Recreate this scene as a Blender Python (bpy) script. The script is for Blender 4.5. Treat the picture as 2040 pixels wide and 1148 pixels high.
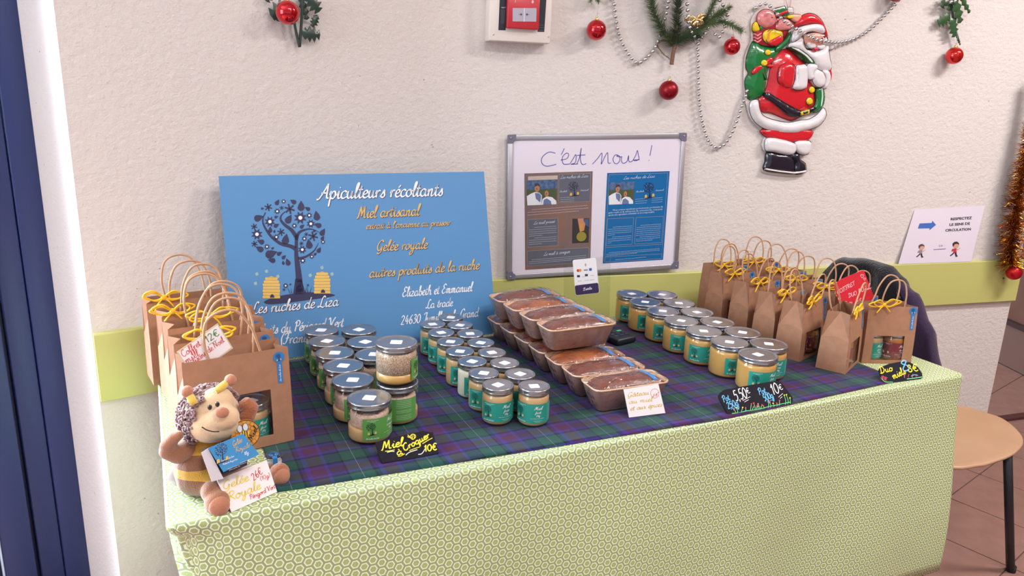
import bpy, math, random
from mathutils import Vector, Matrix, geometry
PI = math.pi
S = bpy.context.scene
COL = S.collection
for o in list(bpy.data.objects): bpy.data.objects.remove(o)
rnd = random.Random(7)

# ------------------------------------------------------------------ camera, world, lamps, exposure
F, CX, CY, EYE = 1490.0, 1020.0, 574.0, 1.423
def _n(v): return Vector(v).normalized()
_Z = -_n((826-CX, 6175-CY, F))
_d = _n((4186-CX, 283-CY, F))
_X = (_d - _Z*_d.dot(_Z)).normalized()
_Y = _Z.cross(_X)
ROT = Matrix((_X, _Y, _Z))                     # image axes (right, down, forward) -> room axes
cam = bpy.data.objects.new('camera', bpy.data.cameras.new('camera')); COL.objects.link(cam)
cam.data.sensor_width = 36; cam.data.lens = F/2040*36; cam.data.clip_start = 0.05
cm = Matrix((ROT@Vector((1,0,0)), ROT@Vector((0,-1,0)), ROT@Vector((0,0,-1)))).transposed().to_4x4()
cm.translation = (0, 0, EYE); cam.matrix_world = cm
S.camera = cam

w = bpy.data.worlds.new('world'); S.world = w; w.use_nodes = True
w.node_tree.nodes['Background'].inputs[0].default_value = (0.86, 0.92, 1.0, 1)
w.node_tree.nodes['Background'].inputs[1].default_value = 0.50
def area(name, loc, size, power, col, target, sy=None):
    l = bpy.data.lights.new(name, 'AREA'); l.energy = power; l.color = col; l.size = size
    if sy: l.shape = 'RECTANGLE'; l.size_y = sy
    o = bpy.data.objects.new(name, l); COL.objects.link(o); o.location = loc
    o.rotation_euler = (Vector(target)-Vector(loc)).to_track_quat('-Z', 'Y').to_euler(); return o
area('ceiling_lamp_light', (3.0, 0.35, 2.93), 0.95, 42, (1.0, 0.965, 0.935), (3.0, 0.35, 0), 0.22)
area('ceiling_lamp_light', (0.9, -0.3, 2.93), 1.25, 27, (1.0, 0.965, 0.94), (0.9, -0.3, 0), 0.22)
area('ceiling_lamp_light', (2.4, -2.2, 2.93), 1.25, 26, (1.0, 0.97, 0.94), (2.4, -2.2, 0), 0.22)
area('daylight_and_fill', (-1.35, 2.75, 1.5), 1.6, 420, (0.85, 0.93, 1.0), (-0.2, 1.2, 0.9), 2.2)  # daylight from outside the glass door
area('daylight_and_fill', (-2.9, 0.6, 1.6), 1.6, 50, (0.88, 0.94, 1.0), (0.2, 1.4, 0.9), 2.0)  # unseen fill lamp added inside the room on the left, no opening there
S.view_settings.view_transform = 'Standard'; S.view_settings.look = 'None'
S.view_settings.gamma = 1; S.view_settings.use_curve_mapping = False
S.view_settings.exposure = 0.47
S.cycles.max_bounces = 8; S.cycles.transparent_max_bounces = 24
S.cycles.caustics_reflective = False; S.cycles.caustics_refractive = False

# ------------------------------------------------------------------ helpers
def L(c):  # sRGB 0-255 -> linear rgba
    return tuple(((v/255+0.055)/1.055)**2.4 if v > 10 else v/255/12.92 for v in c)+(1,)
MATS = {}
def mat(name, col=(200,200,200), rough=0.6, metal=0.0, coat=0.0, bump=0, bscale=50, var=None, vscale=8, spec=0.5, sheen=0, alpha=1, sss=0, emit=0):
    if name in MATS: return MATS[name]
    m = bpy.data.materials.new(name); m.use_nodes = True; nt = m.node_tree; p = nt.nodes['Principled BSDF']
    p.inputs['Base Color'].default_value = L(col); p.inputs['Roughness'].default_value = rough
    p.inputs['Metallic'].default_value = metal; p.inputs['Coat Weight'].default_value = coat
    p.inputs['Coat Roughness'].default_value = 0.05
    p.inputs['Specular IOR Level'].default_value = spec
    p.inputs['Sheen Weight'].default_value = sheen
    if sss:
        p.inputs['Subsurface Weight'].default_value = sss; p.inputs['Subsurface Radius'].default_value = (0.02,0.012,0.006); p.inputs['Subsurface Scale'].default_value = 0.5
    if alpha < 1: p.inputs['Alpha'].default_value = alpha
    if emit:
        p.inputs['Emission Color'].default_value = L(col); p.inputs['Emission Strength'].default_value = emit
    tc = nt.nodes.new('ShaderNodeTexCoord')
    if var:
        n = nt.nodes.new('ShaderNodeTexNoise'); n.inputs['Scale'].default_value = vscale; n.inputs['Detail'].default_value = 5
        nt.links.new(tc.outputs['Object'], n.inputs['Vector'])
        r = nt.nodes.new('ShaderNodeValToRGB'); r.color_ramp.elements[0].position = 0.35; r.color_ramp.elements[1].position = 0.65
        r.color_ramp.elements[0].color = L(col); r.color_ramp.elements[1].color = L(var)
        nt.links.new(n.outputs['Fac'], r.inputs['Fac']); nt.links.new(r.outputs['Color'], p.inputs['Base Color'])
    if bump:
        n = nt.nodes.new('ShaderNodeTexNoise'); n.inputs['Scale'].default_value = bscale; n.inputs['Detail'].default_value = 4
        nt.links.new(tc.outputs['Object'], n.inputs['Vector'])
        b = nt.nodes.new('ShaderNodeBump'); b.inputs['Strength'].default_value = bump; b.inputs['Distance'].default_value = 0.01
        nt.links.new(n.outputs['Fac'], b.inputs['Height']); nt.links.new(b.outputs['Normal'], p.inputs['Normal'])
    MATS[name] = m; return m
def glassy(name, tint=(255,255,255), gloss=1.0, rough=0.02, bump=0, bscale=60, floor=0.0):
    m = bpy.data.materials.new(name); m.use_nodes = True; nt = m.node_tree; N = nt.nodes; N.remove(N['Principled BSDF'])
    out = N['Material Output']; t = N.new('ShaderNodeBsdfTransparent'); g = N.new('ShaderNodeBsdfGlossy'); mx = N.new('ShaderNodeMixShader')
    t.inputs[0].default_value = L(tint); g.inputs['Roughness'].default_value = rough
    f = N.new('ShaderNodeFresnel'); f.inputs[0].default_value = 1.45
    mm = N.new('ShaderNodeMath'); mm.operation = 'MULTIPLY_ADD'; mm.inputs[1].default_value = gloss; mm.inputs[2].default_value = floor; mm.use_clamp = True
    ge = N.new('ShaderNodeNewGeometry'); bf = N.new('ShaderNodeMath'); bf.operation = 'SUBTRACT'; bf.inputs[0].default_value = 1; nt.links.new(ge.outputs['Backfacing'], bf.inputs[1])
    m2 = N.new('ShaderNodeMath'); m2.operation = 'MULTIPLY'; nt.links.new(f.outputs[0], mm.inputs[0]); nt.links.new(mm.outputs[0], m2.inputs[0]); nt.links.new(bf.outputs[0], m2.inputs[1]); nt.links.new(m2.outputs[0], mx.inputs[0])
    nt.links.new(t.outputs[0], mx.inputs[1]); nt.links.new(g.outputs[0], mx.inputs[2]); nt.links.new(mx.outputs[0], out.inputs[0])
    if bump:
        tc = N.new('ShaderNodeTexCoord'); n = N.new('ShaderNodeTexNoise'); n.inputs['Scale'].default_value = bscale; n.inputs['Detail'].default_value = 3
        nt.links.new(tc.outputs['Object'], n.inputs['Vector']); b = N.new('ShaderNodeBump'); b.inputs['Strength'].default_value = bump; b.inputs['Distance'].default_value = 0.01
        nt.links.new(n.outputs['Fac'], b.inputs['Height']); nt.links.new(b.outputs['Normal'], g.inputs['Normal']); nt.links.new(b.outputs['Normal'], f.inputs['Normal'])
    MATS[name] = m; return m

class MB:
    """collects polygons with a material per polygon; build() links one mesh object"""
    def __init__(s): s.v = []; s.f = []; s.m = []; s.mats = []; s.smooth = []; s.uv = None
    def mi(s, m):
        if m not in s.mats: s.mats.append(m)
        return s.mats.index(m)
    def add(s, vs, fs, m, smooth=False):
        b = len(s.v); s.v += [tuple(v) for v in vs]; i = s.mi(m)
        for f in fs: s.f.append(tuple(b+k for k in f)); s.m.append(i); s.smooth.append(smooth)
        return b
    def box(s, c, d, m, rot=None, bev=0):
        x, y, z = d[0]/2, d[1]/2, d[2]/2
        if bev:
            return s.rbox(c, d, m, bev, rot)
        vs = [Vector((i*x, j*y, k*z)) for i in (-1,1) for j in (-1,1) for k in (-1,1)]
        if rot is not None: vs = [rot@v for v in vs]
        vs = [v+Vector(c) for v in vs]
        s.add(vs, [(0,1,3,2),(4,6,7,5),(0,4,5,1),(2,3,7,6),(0,2,6,4),(1,5,7,3)], m)
    def rbox(s, c, d, m, b, rot=None):
        x, y, z = d[0]/2, d[1]/2, d[2]/2
        rings = []
        for zz, k in ((-z, b), (-z+b*0.3, b*0.3), (-z+b, 0), (z-b, 0), (z-b*0.3, b*0.3), (z, b)):
            rings.append([Vector((px, py, zz)) for px, py in rrect(2*(x-k), 2*(y-k), max(b*1.2-k*0.5, 0.0004), 3)])
        s.loft(rings, m, rot, c, True, True)
    def loft(s, rings, m, rot=None, c=(0,0,0), cap0=True, cap1=True, smooth=True, closed=True):
        n = len(rings[0]); vs = []
        for r in rings:
            for v in r:
                v = Vector(v)
                if rot is not None: v = rot@v
                vs.append(v+Vector(c))
        fs = []
        for i in range(len(rings)-1):
            for j in range(n if closed else n-1):
                k = (j+1) % n; fs.append((i*n+j, i*n+k, (i+1)*n+k, (i+1)*n+j))
        b = s.add(vs, fs, m, smooth); mi = s.mi(m)
        if cap0: s.f.append(tuple(b+j for j in reversed(range(n)))); s.m.append(mi); s.smooth.append(False)
        if cap1: s.f.append(tuple(b+(len(rings)-1)*n+j for j in range(n))); s.m.append(mi); s.smooth.append(False)
    def lathe(s, prof, m, n=32, c=(0,0,0), rot=None, cap0=False, cap1=False):
        rings = [[(r*math.cos(2*PI*j/n), r*math.sin(2*PI*j/n), z) for j in range(n)] for r, z in prof]
        s.loft(rings, m, rot, c, cap0, cap1)
    def tube(s, pts, r, m, n=6, cap=True, flat=1.0):
        pts = [Vector(p) for p in pts]; rings = []
        up = Vector((0,0,1))
        t0 = (pts[1]-pts[0]).normalized()
        a = t0.cross(up); a = a.normalized() if a.length > 0.05 else Vector((1,0,0))
        for i, p in enumerate(pts):
            t = (pts[min(i+1, len(pts)-1)]-pts[max(i-1, 0)]).normalized()
            a = (a-t*a.dot(t)); a = a.normalized() if a.length > 1e-6 else t.orthogonal().normalized()
            b = t.cross(a); rr = r[i] if isinstance(r, (list, tuple)) else r
            rings.append([p+a*math.cos(2*PI*j/n)*rr+b*math.sin(2*PI*j/n)*rr*flat for j in range(n)])
        s.loft(rings, m, None, (0,0,0), cap, cap)
    def ell(s, c, r, m, rot=None, n=20, k=12):
        r = r if isinstance(r, (tuple, list)) else (r, r, r)
        rings = []
        for i in range(k+1):
            a = -PI/2+PI*i/k; q = max(math.cos(a), 0.004)
            rings.append([Vector((r[0]*q*math.cos(2*PI*j/n), r[1]*q*math.sin(2*PI*j/n), r[2]*math.sin(a))) for j in range(n)])
        s.loft(rings, m, rot, c, True, True)
    def slab(s, pts, t, m, T):
        """polygon pts (2D) with thickness t; T maps (u,v,n)->3D"""
        n = len(pts); vs = [T(u, v, 0) for u, v in pts]+[T(u, v, t) for u, v in pts]
        b = s.add(vs, [(j, (j+1) % n, n+(j+1) % n, n+j) for j in range(n)], m)
        mi = s.mi(m); s.f += [tuple(b+j for j in reversed(range(n))), tuple(b+n+j for j in range(n))]; s.m += [mi, mi]; s.smooth += [False, False]
    def flat(s, pts, m, T, h=0.0003):
        s.add([T(u, v, h) for u, v in pts], [tuple(range(len(pts)))], m)
    def ribbon(s, pts, wd, m, T, h=0.0004, pen=None, taper=False):
        if len(pts) < 2: return
        vs = []; n = len(pts)
        for i, p in enumerate(pts):
            a = pts[max(i-1, 0)]; b = pts[min(i+1, n-1)]; dx, dy = b[0]-a[0], b[1]-a[1]; l = math.hypot(dx, dy) or 1e-9
            ww = wd/2
            if pen is not None: ww *= 0.45+0.62*abs(math.sin(math.atan2(dy, dx)-pen))
            if taper: ww *= taper(i/(n-1))
            nx, ny = -dy/l*ww, dx/l*ww
            vs += [T(p[0]+nx, p[1]+ny, h), T(p[0]-nx, p[1]-ny, h)]
        s.add(vs, [(2*i, 2*i+1, 2*i+3, 2*i+2) for i in range(n-1)], m)
    def puff(s, poly, hgt, m, T, base=0.0, step=None, R=None):
        """inflated relief of a closed outline"""
        xs = [p[0] for p in poly]; ys = [p[1] for p in poly]
        sz = min(max(xs)-min(xs), max(ys)-min(ys)); step = step or sz/9; R = R or sz*0.25
        pv = [Vector((p[0], p[1])) for p in poly]; n = len(pv)
        def dist(q):
            d = 1e9
            for i in range(n):
                a, b = pv[i], pv[(i+1) % n]; ab = b-a; t = max(0, min(1, (q-a).dot(ab)/(ab.length_squared or 1e-12)))
                d = min(d, (a+ab*t-q).length)
            return d
        def inside(q):
            c = False
            for i in range(n):
                a, b = pv[i], pv[(i+1) % n]
                if (a.y > q.y) != (b.y > q.y) and q.x < (b.x-a.x)*(q.y-a.y)/(b.y-a.y)+a.x: c = not c
            return c
        pts = list(pv)
        y = min(ys)+step/2; k = 0
        while y < max(ys):
            x = min(xs)+step/2+(step/2 if k % 2 else 0)
            while x < max(xs):
                q = Vector((x, y))
                if inside(q) and dist(q) > step*0.3: pts.append(q)
                x += step
            y += step*0.87; k += 1
        r = geometry.delaunay_2d_cdt(pts, [], [list(range(n))], 1, 1e-7)
        vs = []
        for q in r[0]:
            d = min(dist(q)/R, 1); vs.append(T(q.x, q.y, base+hgt*math.sqrt(max(0, 1-(1-d)**2))))
        s.add(vs, [tuple(f) for f in r[2]], m, True)
        # side skirt down to the backing
        s.add([T(q.x, q.y, base) for q in pv]+[T(q.x, q.y, 0) for q in pv], [(i, (i+1) % n, n+(i+1) % n, n+i) for i in range(n)], m)
    def mesh(s, name):
        me = bpy.data.meshes.new(name); me.from_pydata(s.v, [], s.f)
        for m in s.mats: me.materials.append(m)
        me.polygons.foreach_set('material_index', s.m); me.polygons.foreach_set('use_smooth', s.smooth)
        if s.uv:
            ul = me.uv_layers.new(name='UVMap')
            for lp in me.loops: ul.data[lp.index].uv = s.uv[lp.vertex_index]
        me.update(); return me
    def build(s, name, parent=None, mod=None):
        return put(name, s.mesh(name), parent)
def put(name, me, parent=None):
    o = bpy.data.objects.new(name, me); COL.objects.link(o)
    if parent: o.parent = parent
    return o
def thing(name, label, cat, loc=(0,0,0), rz=0, group=None, rot=None):
    o = bpy.data.objects.new(name, None); COL.objects.link(o); o.location = loc; o.rotation_euler = rot or (0, 0, rz)
    o.empty_display_size = 0.02; return tag(o, label, cat, group)
def tag(o, label, cat, group=None):
    o['label'] = label; o['category'] = cat
    if group: o['group'] = group
    return o
def struct(o): o['kind'] = 'structure'; return o
def copy_tree(o, parent=None):
    c = o.copy(); COL.objects.link(c)
    if parent: c.parent = parent
    for ch in o.children: copy_tree(ch, c)
    return c
def rrect(w, d, r, n=4):
    pts = []
    for cx, cy, a0 in ((w/2-r, d/2-r, 0), (-w/2+r, d/2-r, PI/2), (-w/2+r, -d/2+r, PI), (w/2-r, -d/2+r, 1.5*PI)):
        for i in range(n+1):
            a = a0+PI/2*i/n; pts.append((cx+r*math.cos(a), cy+r*math.sin(a)))
    return pts
def circ(cx, cy, r, n=18, ry=None): return [(cx+r*math.cos(2*PI*i/n), cy+(ry or r)*math.sin(2*PI*i/n)) for i in range(n)]
def spline(P, k=5, closed=False):
    out = []; n = len(P)
    if n < 3 and not closed: return [tuple(p) for p in P]
    rg = range(n if closed else n-1)
    for i in rg:
        if closed: p0, p1, p2, p3 = P[i-1], P[i], P[(i+1) % n], P[(i+2) % n]
        else: p0, p1, p2, p3 = P[max(i-1, 0)], P[i], P[i+1], P[min(i+2, n-1)]
        for j in range(k):
            t = j/k
            out.append(tuple(0.5*(2*b+(c-a)*t+(2*a-5*b+4*c-d)*t*t+(3*b-3*c+d-a)*t**3) for a, b, c, d in zip(p0, p1, p2, p3)))
    if not closed: out.append(tuple(P[-1]))
    return out
def ray(x, y): return ROT@Vector((x-CX, y-CY, F))
EYEV = Vector((0, 0, EYE))
def on_z(x, y, z): r = ray(x, y); return EYEV+r*((z-EYE)/r.z)
def on_y(x, y, Y): r = ray(x, y); return EYEV+r*(Y/r.y)
class Plane:
    """a real plane in the room: origin, U right, V up; n = U x V faces the viewer side"""
    def __init__(s, O, U, V): s.O = Vector(O); s.U = Vector(U).normalized(); s.N = s.U.cross(Vector(V)).normalized(); s.V = s.N.cross(s.U)
    def at(s, u, v, h=0): return s.O+s.U*u+s.V*v+s.N*h
    def __call__(s, u, v, h=0): return s.at(u, v, h)
    def px(s, x, y, h=0):
        r = ray(x, y); O = s.O+s.N*h; t = (O-EYEV).dot(s.N)/r.dot(s.N); q = EYEV+r*t-s.O; return (q.dot(s.U), q.dot(s.V))
    def rot(s): return Matrix((s.U, -s.N, s.V)).transposed()
    def empty(s, name, label, cat, group=None, loc=None):
        o = thing(name, label, cat, loc or s.O, 0, group); o.rotation_euler = s.rot().to_euler(); return o
# inside an Empty placed with Plane.empty, local x = U, local z = V, local -y = N
def TL(u, v, h=0): return Vector((u, -h, v))

# ------------------------------------------------------------------ stroke lettering
G_ = {}
def gl(ch, adv, s): G_[ch] = (adv, [[tuple(map(float, p.split(','))) for p in st.split()] for st in s.split('|')])
gl('a',1.0,'.75,.8 .45,1 .12,.65 .12,.2 .38,0 .65,.25 .78,.95|.78,.95 .72,.3 .82,.02 1.05,.2')
gl('b',.85,'.05,.2 .32,1.2 .42,1.85 .3,2 .2,1.5 .16,.4 .3,.02 .55,.05 .72,.4 .6,.9 .3,.7')
gl('c',.72,'.66,.8 .5,1 .15,.75 .1,.25 .35,0 .75,.22'); gl('d',1.0,'.75,.8 .45,1 .12,.65 .12,.2 .38,0 .65,.25 .85,1.2 .93,2|.93,2 .76,.5 .82,.02 1.05,.2')
gl('e',.7,'.08,.42 .45,.55 .6,.82 .42,1 .16,.75 .12,.22 .38,0 .75,.22'); gl('f',.62,'.0,.2 .3,.9 .58,1.75 .45,2 .3,1.6 .2,.2 .05,-.8 .2,-.95 .32,0 .65,.3')
gl('g',.98,'.75,.8 .45,1 .12,.65 .12,.2 .38,0 .65,.25 .78,.95|.78,.95 .7,-.5 .4,-1 .15,-.75 .5,-.2 1.0,.2')
gl('h',.95,'.05,.2 .35,1.3 .44,1.85 .32,2 .22,1.5 .12,0|.14,.4 .4,.9 .6,.95 .66,.6 .62,.15 .76,0 .98,.2')
gl('i',.5,'.05,.4 .25,.95 .2,.3 .32,0 .55,.2|.32,1.38 .36,1.46'); gl('j',.5,'.3,.95 .22,-.6 0,-1 -.15,-.8 .1,-.2 .5,.2|.35,1.38 .39,1.46')
gl('l',.48,'.05,.2 .35,1.3 .44,1.85 .32,2 .2,1.5 .15,.3 .28,0 .5,.2'); gl('k',.85,'.05,.2 .4,1.8 .3,2 .12,0|.6,.9 .18,.45 .5,.3 .62,0 .85,.2')
gl('m',1.22,'.02,.6 .15,.95 .13,0|.15,.5 .35,.95 .5,.85 .47,0|.5,.5 .72,.95 .87,.8 .83,.2 .96,0 1.22,.2')
gl('n',.9,'.02,.6 .15,.95 .13,0|.15,.45 .4,.95 .57,.85 .54,.2 .66,0 .9,.2'); gl('o',.85,'.45,1 .12,.7 .12,.2 .4,0 .7,.35 .62,.85 .45,1 .62,.78 .88,.82')
gl('p',.85,'.02,.5 .18,.95 .08,-1|.14,.4 .4,.95 .66,.85 .7,.4 .5,.02 .2,.12'); gl('q',.95,'.75,.8 .45,1 .12,.65 .12,.2 .38,0 .65,.25 .78,.95|.78,.95 .7,-1 .95,.1')
gl('r',.62,'.02,.5 .17,.95 .14,0|.15,.4 .34,.88 .6,.9'); gl('s',.65,'.0,.1 .28,.55 .45,1 .5,.6 .56,.25 .4,0 .1,.1'); gl('t',.55,'.05,.2 .25,.9 .35,1.6 .2,.4 .3,0 .58,.2|.02,1.08 .52,1.12')
gl('u',.93,'.02,.5 .18,.95 .13,.3 .3,0 .55,.25 .66,.95|.66,.95 .62,.25 .74,0 .95,.2'); gl('v',.82,'.02,.8 .2,.9 .35,0 .62,.7 .62,1 .85,.88'); gl('x',.8,'.05,.9 .25,.95 .5,.05 .8,.15|.7,.95 .1,0')
gl('y',.9,'.02,.5 .18,.95 .14,.4 .3,.05 .55,.3 .66,.95|.66,.95 .55,-.5 .25,-1 .08,-.7 .5,-.1 .9,.2'); gl('z',.75,'.08,.9 .6,.95 .1,.05 .72,.08'); gl('w',1.1,'.02,.9 .2,.1 .45,.8 .65,.1 .9,.95')
def acc(new, base, s): a, st = G_[base]; G_[new] = (a, st+[[tuple(map(float, p.split(','))) for p in q.split()] for q in s.split('|')])
acc('é','e','.38,1.25 .62,1.6'); acc('à','a','.3,1.6 .52,1.25'); acc('è','e','.25,1.6 .47,1.25'); acc('ê','e','.2,1.25 .42,1.55 .6,1.25'); acc('â','a','.25,1.25 .48,1.55 .68,1.25'); acc('ë','e','.22,1.4 .26,1.45|.5,1.4 .54,1.45')
gl('A',1.3,'-.15,.0 .1,.0 .6,1 .98,2|.98,2 .98,1 1.0,.2 1.25,.1|.3,.75 1.1,.8'); gl('C',1.1,'1.0,1.65 .8,2 .38,1.7 .12,1 .22,.25 .6,0 1.0,.35')
gl('D',1.25,'.45,1.9 .3,.1|.02,.15 .3,0 .85,.25 1.1,1 .85,1.75 .4,2 .05,1.7'); gl('E',1.0,'.95,1.7 .65,2 .35,1.65 .5,1.15 .75,1.08|.75,1.08 .3,.95 .08,.45 .35,0 .95,.35'); gl('F',1.0,'.05,1.6 .25,1.9 1.15,2|.65,1.9 .45,.3 .15,0 -.02,.2|.3,1.0 .85,1.1')
gl('G',1.1,'1.0,1.6 .8,2 .38,1.7 .12,.9 .28,.2 .62,.15 .9,.95|.9,.95 .8,-.1 .45,-.5 .15,-.3'); gl('J',.85,'.15,1.6 .4,1.95 .95,2|.8,1.95 .55,.2 .25,-.4 -.05,-.2 .2,.2 .8,.3'); gl('L',1.05,'.95,1.7 .75,2 .5,1.5 .32,.3 .02,.02 -.05,.2 .4,.12 .8,-.05 1.05,.2')
gl('M',1.45,'-.05,.1 .12,.1 .38,1.9|.38,1.9 .5,1.5 .62,.3|.62,.3 1.02,2|1.02,2 1.06,.9 1.1,.1 1.4,.15'); gl('N',1.2,'0,0 .25,1.95|.25,1.95 .8,.05|.8,.05 1.05,2'); gl('P',1.0,'.4,1.8 .2,0|.05,1.5 .5,2 .95,1.75 .85,1.1 .3,.95')
gl('R',1.05,'.35,1.85 .15,0|.02,1.6 .5,2 .9,1.75 .8,1.2 .3,1.0|.3,1 .6,.6 1.0,0'); gl('S',.9,'.85,1.7 .5,2 .2,1.55 .7,.8 .6,.1 .05,.15'); gl('V',1.2,'-.1,1.6 .2,1.95 .4,.6 .45,.02|.45,.02 .8,1.2 1.25,2')
gl('K',1.0,'.2,2 .1,0|.9,1.9 .15,.9 .9,0'); gl('T',1.0,'.05,1.9 1.0,2|.55,1.95 .4,0'); gl('O',1.15,'.6,2 .15,1.5 .12,.5 .5,0 .95,.5 1.0,1.4 .6,2'); gl('U',1.1,'.1,2 .1,.5 .4,0 .8,.3 .95,2|.95,2 .95,0'); gl('I',.45,'.2,2 .15,0'); gl('B',1.0,'.15,2 .1,0|.1,1.9 .6,2 .8,1.6 .2,1.05 .85,.8 .7,.1 .1,0'); gl('Z',1,'.1,1.9 .9,2 .1,.05 .95,.1'); gl('X',1,'.1,2 .9,0|.9,2 .1,0'); gl('H',1.1,'.1,2 .1,0|.95,2 .95,0|.1,1 .95,1.05'); gl('Q',1.1,'.6,2 .15,1.5 .12,.5 .5,0 .95,.5 1.0,1.4 .6,2|.6,.5 1.05,-.1')
gl('0',.95,'.5,1.9 .15,1.4 .12,.5 .45,0 .8,.5 .8,1.4 .5,1.9'); gl('1',.6,'.1,1.3 .4,1.9|.4,1.9 .3,0'); gl('2',.95,'.12,1.5 .4,1.9 .75,1.5 .45,.7 .08,.02|.08,.02 .8,.05'); gl('3',.9,'.12,1.7 .5,1.9 .7,1.5 .35,1.05|.35,1.05 .75,.75 .6,.1 .1,.1'); gl('4',.95,'.5,1.9 .08,.65|.08,.65 .85,.68|.62,1.2 .55,0'); gl('5',.9,'.75,1.85 .25,1.85|.25,1.85 .18,1.1 .6,1.15 .75,.6 .45,.02 .08,.15'); gl('6',.9,'.7,1.9 .25,1.2 .12,.5 .4,0 .75,.4 .5,.95 .15,.6'); gl('8',.9,'.7,1.6 .45,1.9 .15,1.5 .6,.9 .75,.3 .4,0 .1,.35 .35,.95 .7,1.6'); gl('9',.9,'.7,1.5 .4,1.9 .12,1.4 .4,.95 .72,1.4 .6,.5 .3,0'); gl('7',.85,'.1,1.85 .75,1.85 .3,0')
gl('€',1.05,'1.0,1.6 .7,1.9 .35,1.5 .25,.5 .55,0 .95,.2|.05,1.1 .75,1.15|.02,.75 .7,.8'); gl(' ',.6,'0,0'); gl("'",.35,'.2,1.9 .12,1.5'); gl(',',.4,'.15,.1 .05,-.3'); gl('.',.4,'.12,.0 .16,.06'); gl('!',.5,'.4,2.1 .2,.6|.13,.1 .16,.02'); gl('(',.55,'.45,2.1 .1,1.1 .3,-.2'); gl(')',.55,'.1,2.1 .45,1.1 .15,-.2'); gl('-',.6,'.05,.7 .5,.72'); gl('&',.9,'.8,.2 .2,1.6 .5,1.8 .1,.3 .5,0 .85,.7'); gl(':',.4,'.12,.1 .16,.16|.2,.8 .24,.86')
def layout(text, slant=0.2, track=0.0):
    x = 0; out = []
    for ch in text:
        adv, st = G_.get(ch, G_[' '])
        if ch != ' ':
            for s_ in st: out.append([(x+px+slant*py, py) for px, py in s_])
        x += adv+track
    return out, x-track
def write(mb, text, A, B, xh, wd, m, T, h=0.0005, slant=0.2, pen=0.6, k=4, track=0.0, sub=1):
    """stroke lettering along the baseline A->B; xh = x-height, wd = pen width in x-heights"""
    st, W = layout(text, slant, track); dx, dy = B[0]-A[0], B[1]-A[1]; ln = math.hypot(dx, dy); sx = ln/W
    ex, ey = dx/ln, dy/ln
    for s_ in st:
        pts = [(A[0]+ex*px*sx-ey*py*xh, A[1]+ey*px*sx+ex*py*xh) for px, py in spline(s_, k)]
        mb.ribbon(pts, wd*xh, m, T, h, pen)
def scribble(mb, A, B, xh, m, T, h=0.0005, k=2, words=None, seed=1):
    """one line of body text too small to read: word-long runs of small strokes"""
    r = random.Random(seed); dx, dy = B[0]-A[0], B[1]-A[1]; ln = math.hypot(dx, dy); ex, ey = dx/ln, dy/ln; x = 0
    while x < ln-xh:
        wl = min(r.uniform(1.5, 6)*xh, ln-x); n = max(2, int(wl/xh*1.4)); P = []
        for i in range(n+1):
            u = x+wl*i/n; v = xh*(0.9 if i % 2 else 0.1)*r.uniform(0.7, 1.1); P.append((A[0]+ex*u-ey*v, A[1]+ey*u+ex*v))
        mb.ribbon(P, xh*0.34, m, T, h); x += wl+xh*0.7
_bf = {}
def bfont(mb, text, A, B, m, T, h=0.0005, hgt=None, bold=0.0, res=2, serif=False):
    """upright printed letters from the built-in font, flat geometry"""
    key = (text, bold)
    if key not in _bf:
        cu = bpy.data.curves.new('t', 'FONT'); cu.body = text; cu.resolution_u = res; cu.offset = bold; cu.fill_mode = 'FRONT'
        o = bpy.data.objects.new('t', cu); COL.objects.link(o); bpy.context.view_layer.update()
        me = o.evaluated_get(bpy.context.evaluated_depsgraph_get()).to_mesh()
        _bf[key] = ([tuple(v.co) for v in me.vertices], [tuple(p.vertices) for p in me.polygons])
        o.to_mesh_clear(); bpy.data.objects.remove(o); bpy.data.curves.remove(cu)
    vs, fs = _bf[key]; x0 = min(v[0] for v in vs); x1 = max(v[0] for v in vs); y1 = max(v[1] for v in vs)
    dx, dy = B[0]-A[0], B[1]-A[1]; ln = math.hypot(dx, dy); s_ = ln/(x1-x0); sy = hgt/y1 if hgt else s_; ex, ey = dx/ln, dy/ln
    mb.add([T(A[0]+ex*(v[0]-x0)*s_-ey*v[1]*sy, A[1]+ey*(v[0]-x0)*s_+ex*v[1]*sy, h) for v in vs], fs, m)

# ------------------------------------------------------------------ the tree emblem (printed flat)
TREE_BR = [([(548,795),(545,700),(535,610),(528,540),(530,430)], 52, 0.42), ([(524,515),(490,498),(430,482),(370,435),(328,370),(322,330),(338,290)], 30, 0.25),
 ([(528,440),(500,400),(455,365),(432,335),(435,310),(458,285)], 30, 0.25), ([(528,460),(545,415),(590,395),(630,395),(668,412)], 24, 0.2), ([(540,575),(590,562),(635,530),(655,500),(666,478)], 20, 0.2)]
DROPS = [(292,325,46,20),(480,335,46,60),(558,255,48,90),(600,268,28,150),(655,315,46,100),(665,370,36,160),(690,415,38,60),(462,460,50,80),(367,400,30,90),(403,372,28,30),(563,378,26,40),(608,490,46,100),(305,517,40,150),(368,548,58,20),(380,587,36,170),(422,545,28,30),(312,472,35,160),(450,568,25,45),(448,603,20,100),(477,600,35,110),(410,230,30,60),(512,225,32,150),(668,525,30,60),(645,548,18,40),(403,318,20,20),(393,408,16,80),(690,450,24,60),(640,405,16,30),(318,266,16,0),(382,512,16,30)]
STARS = [(450,222,15),(410,283,19),(365,347,32),(553,323,38),(608,308,19),(618,360,26),(516,372,17),(285,425,34),(405,442,19),(578,452,17),(565,520,26),(347,502,18),(693,472,15),(568,588,19),(624,563,15),(462,743,17)]
ASTER = [(355,258,24),(487,268,32),(434,412,24),(633,437,30),(268,378,20),(270,485,20),(438,262,14),(590,425,14),(560,482,14),(452,768,10),(600,740,9),(492,735,8)]
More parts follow.
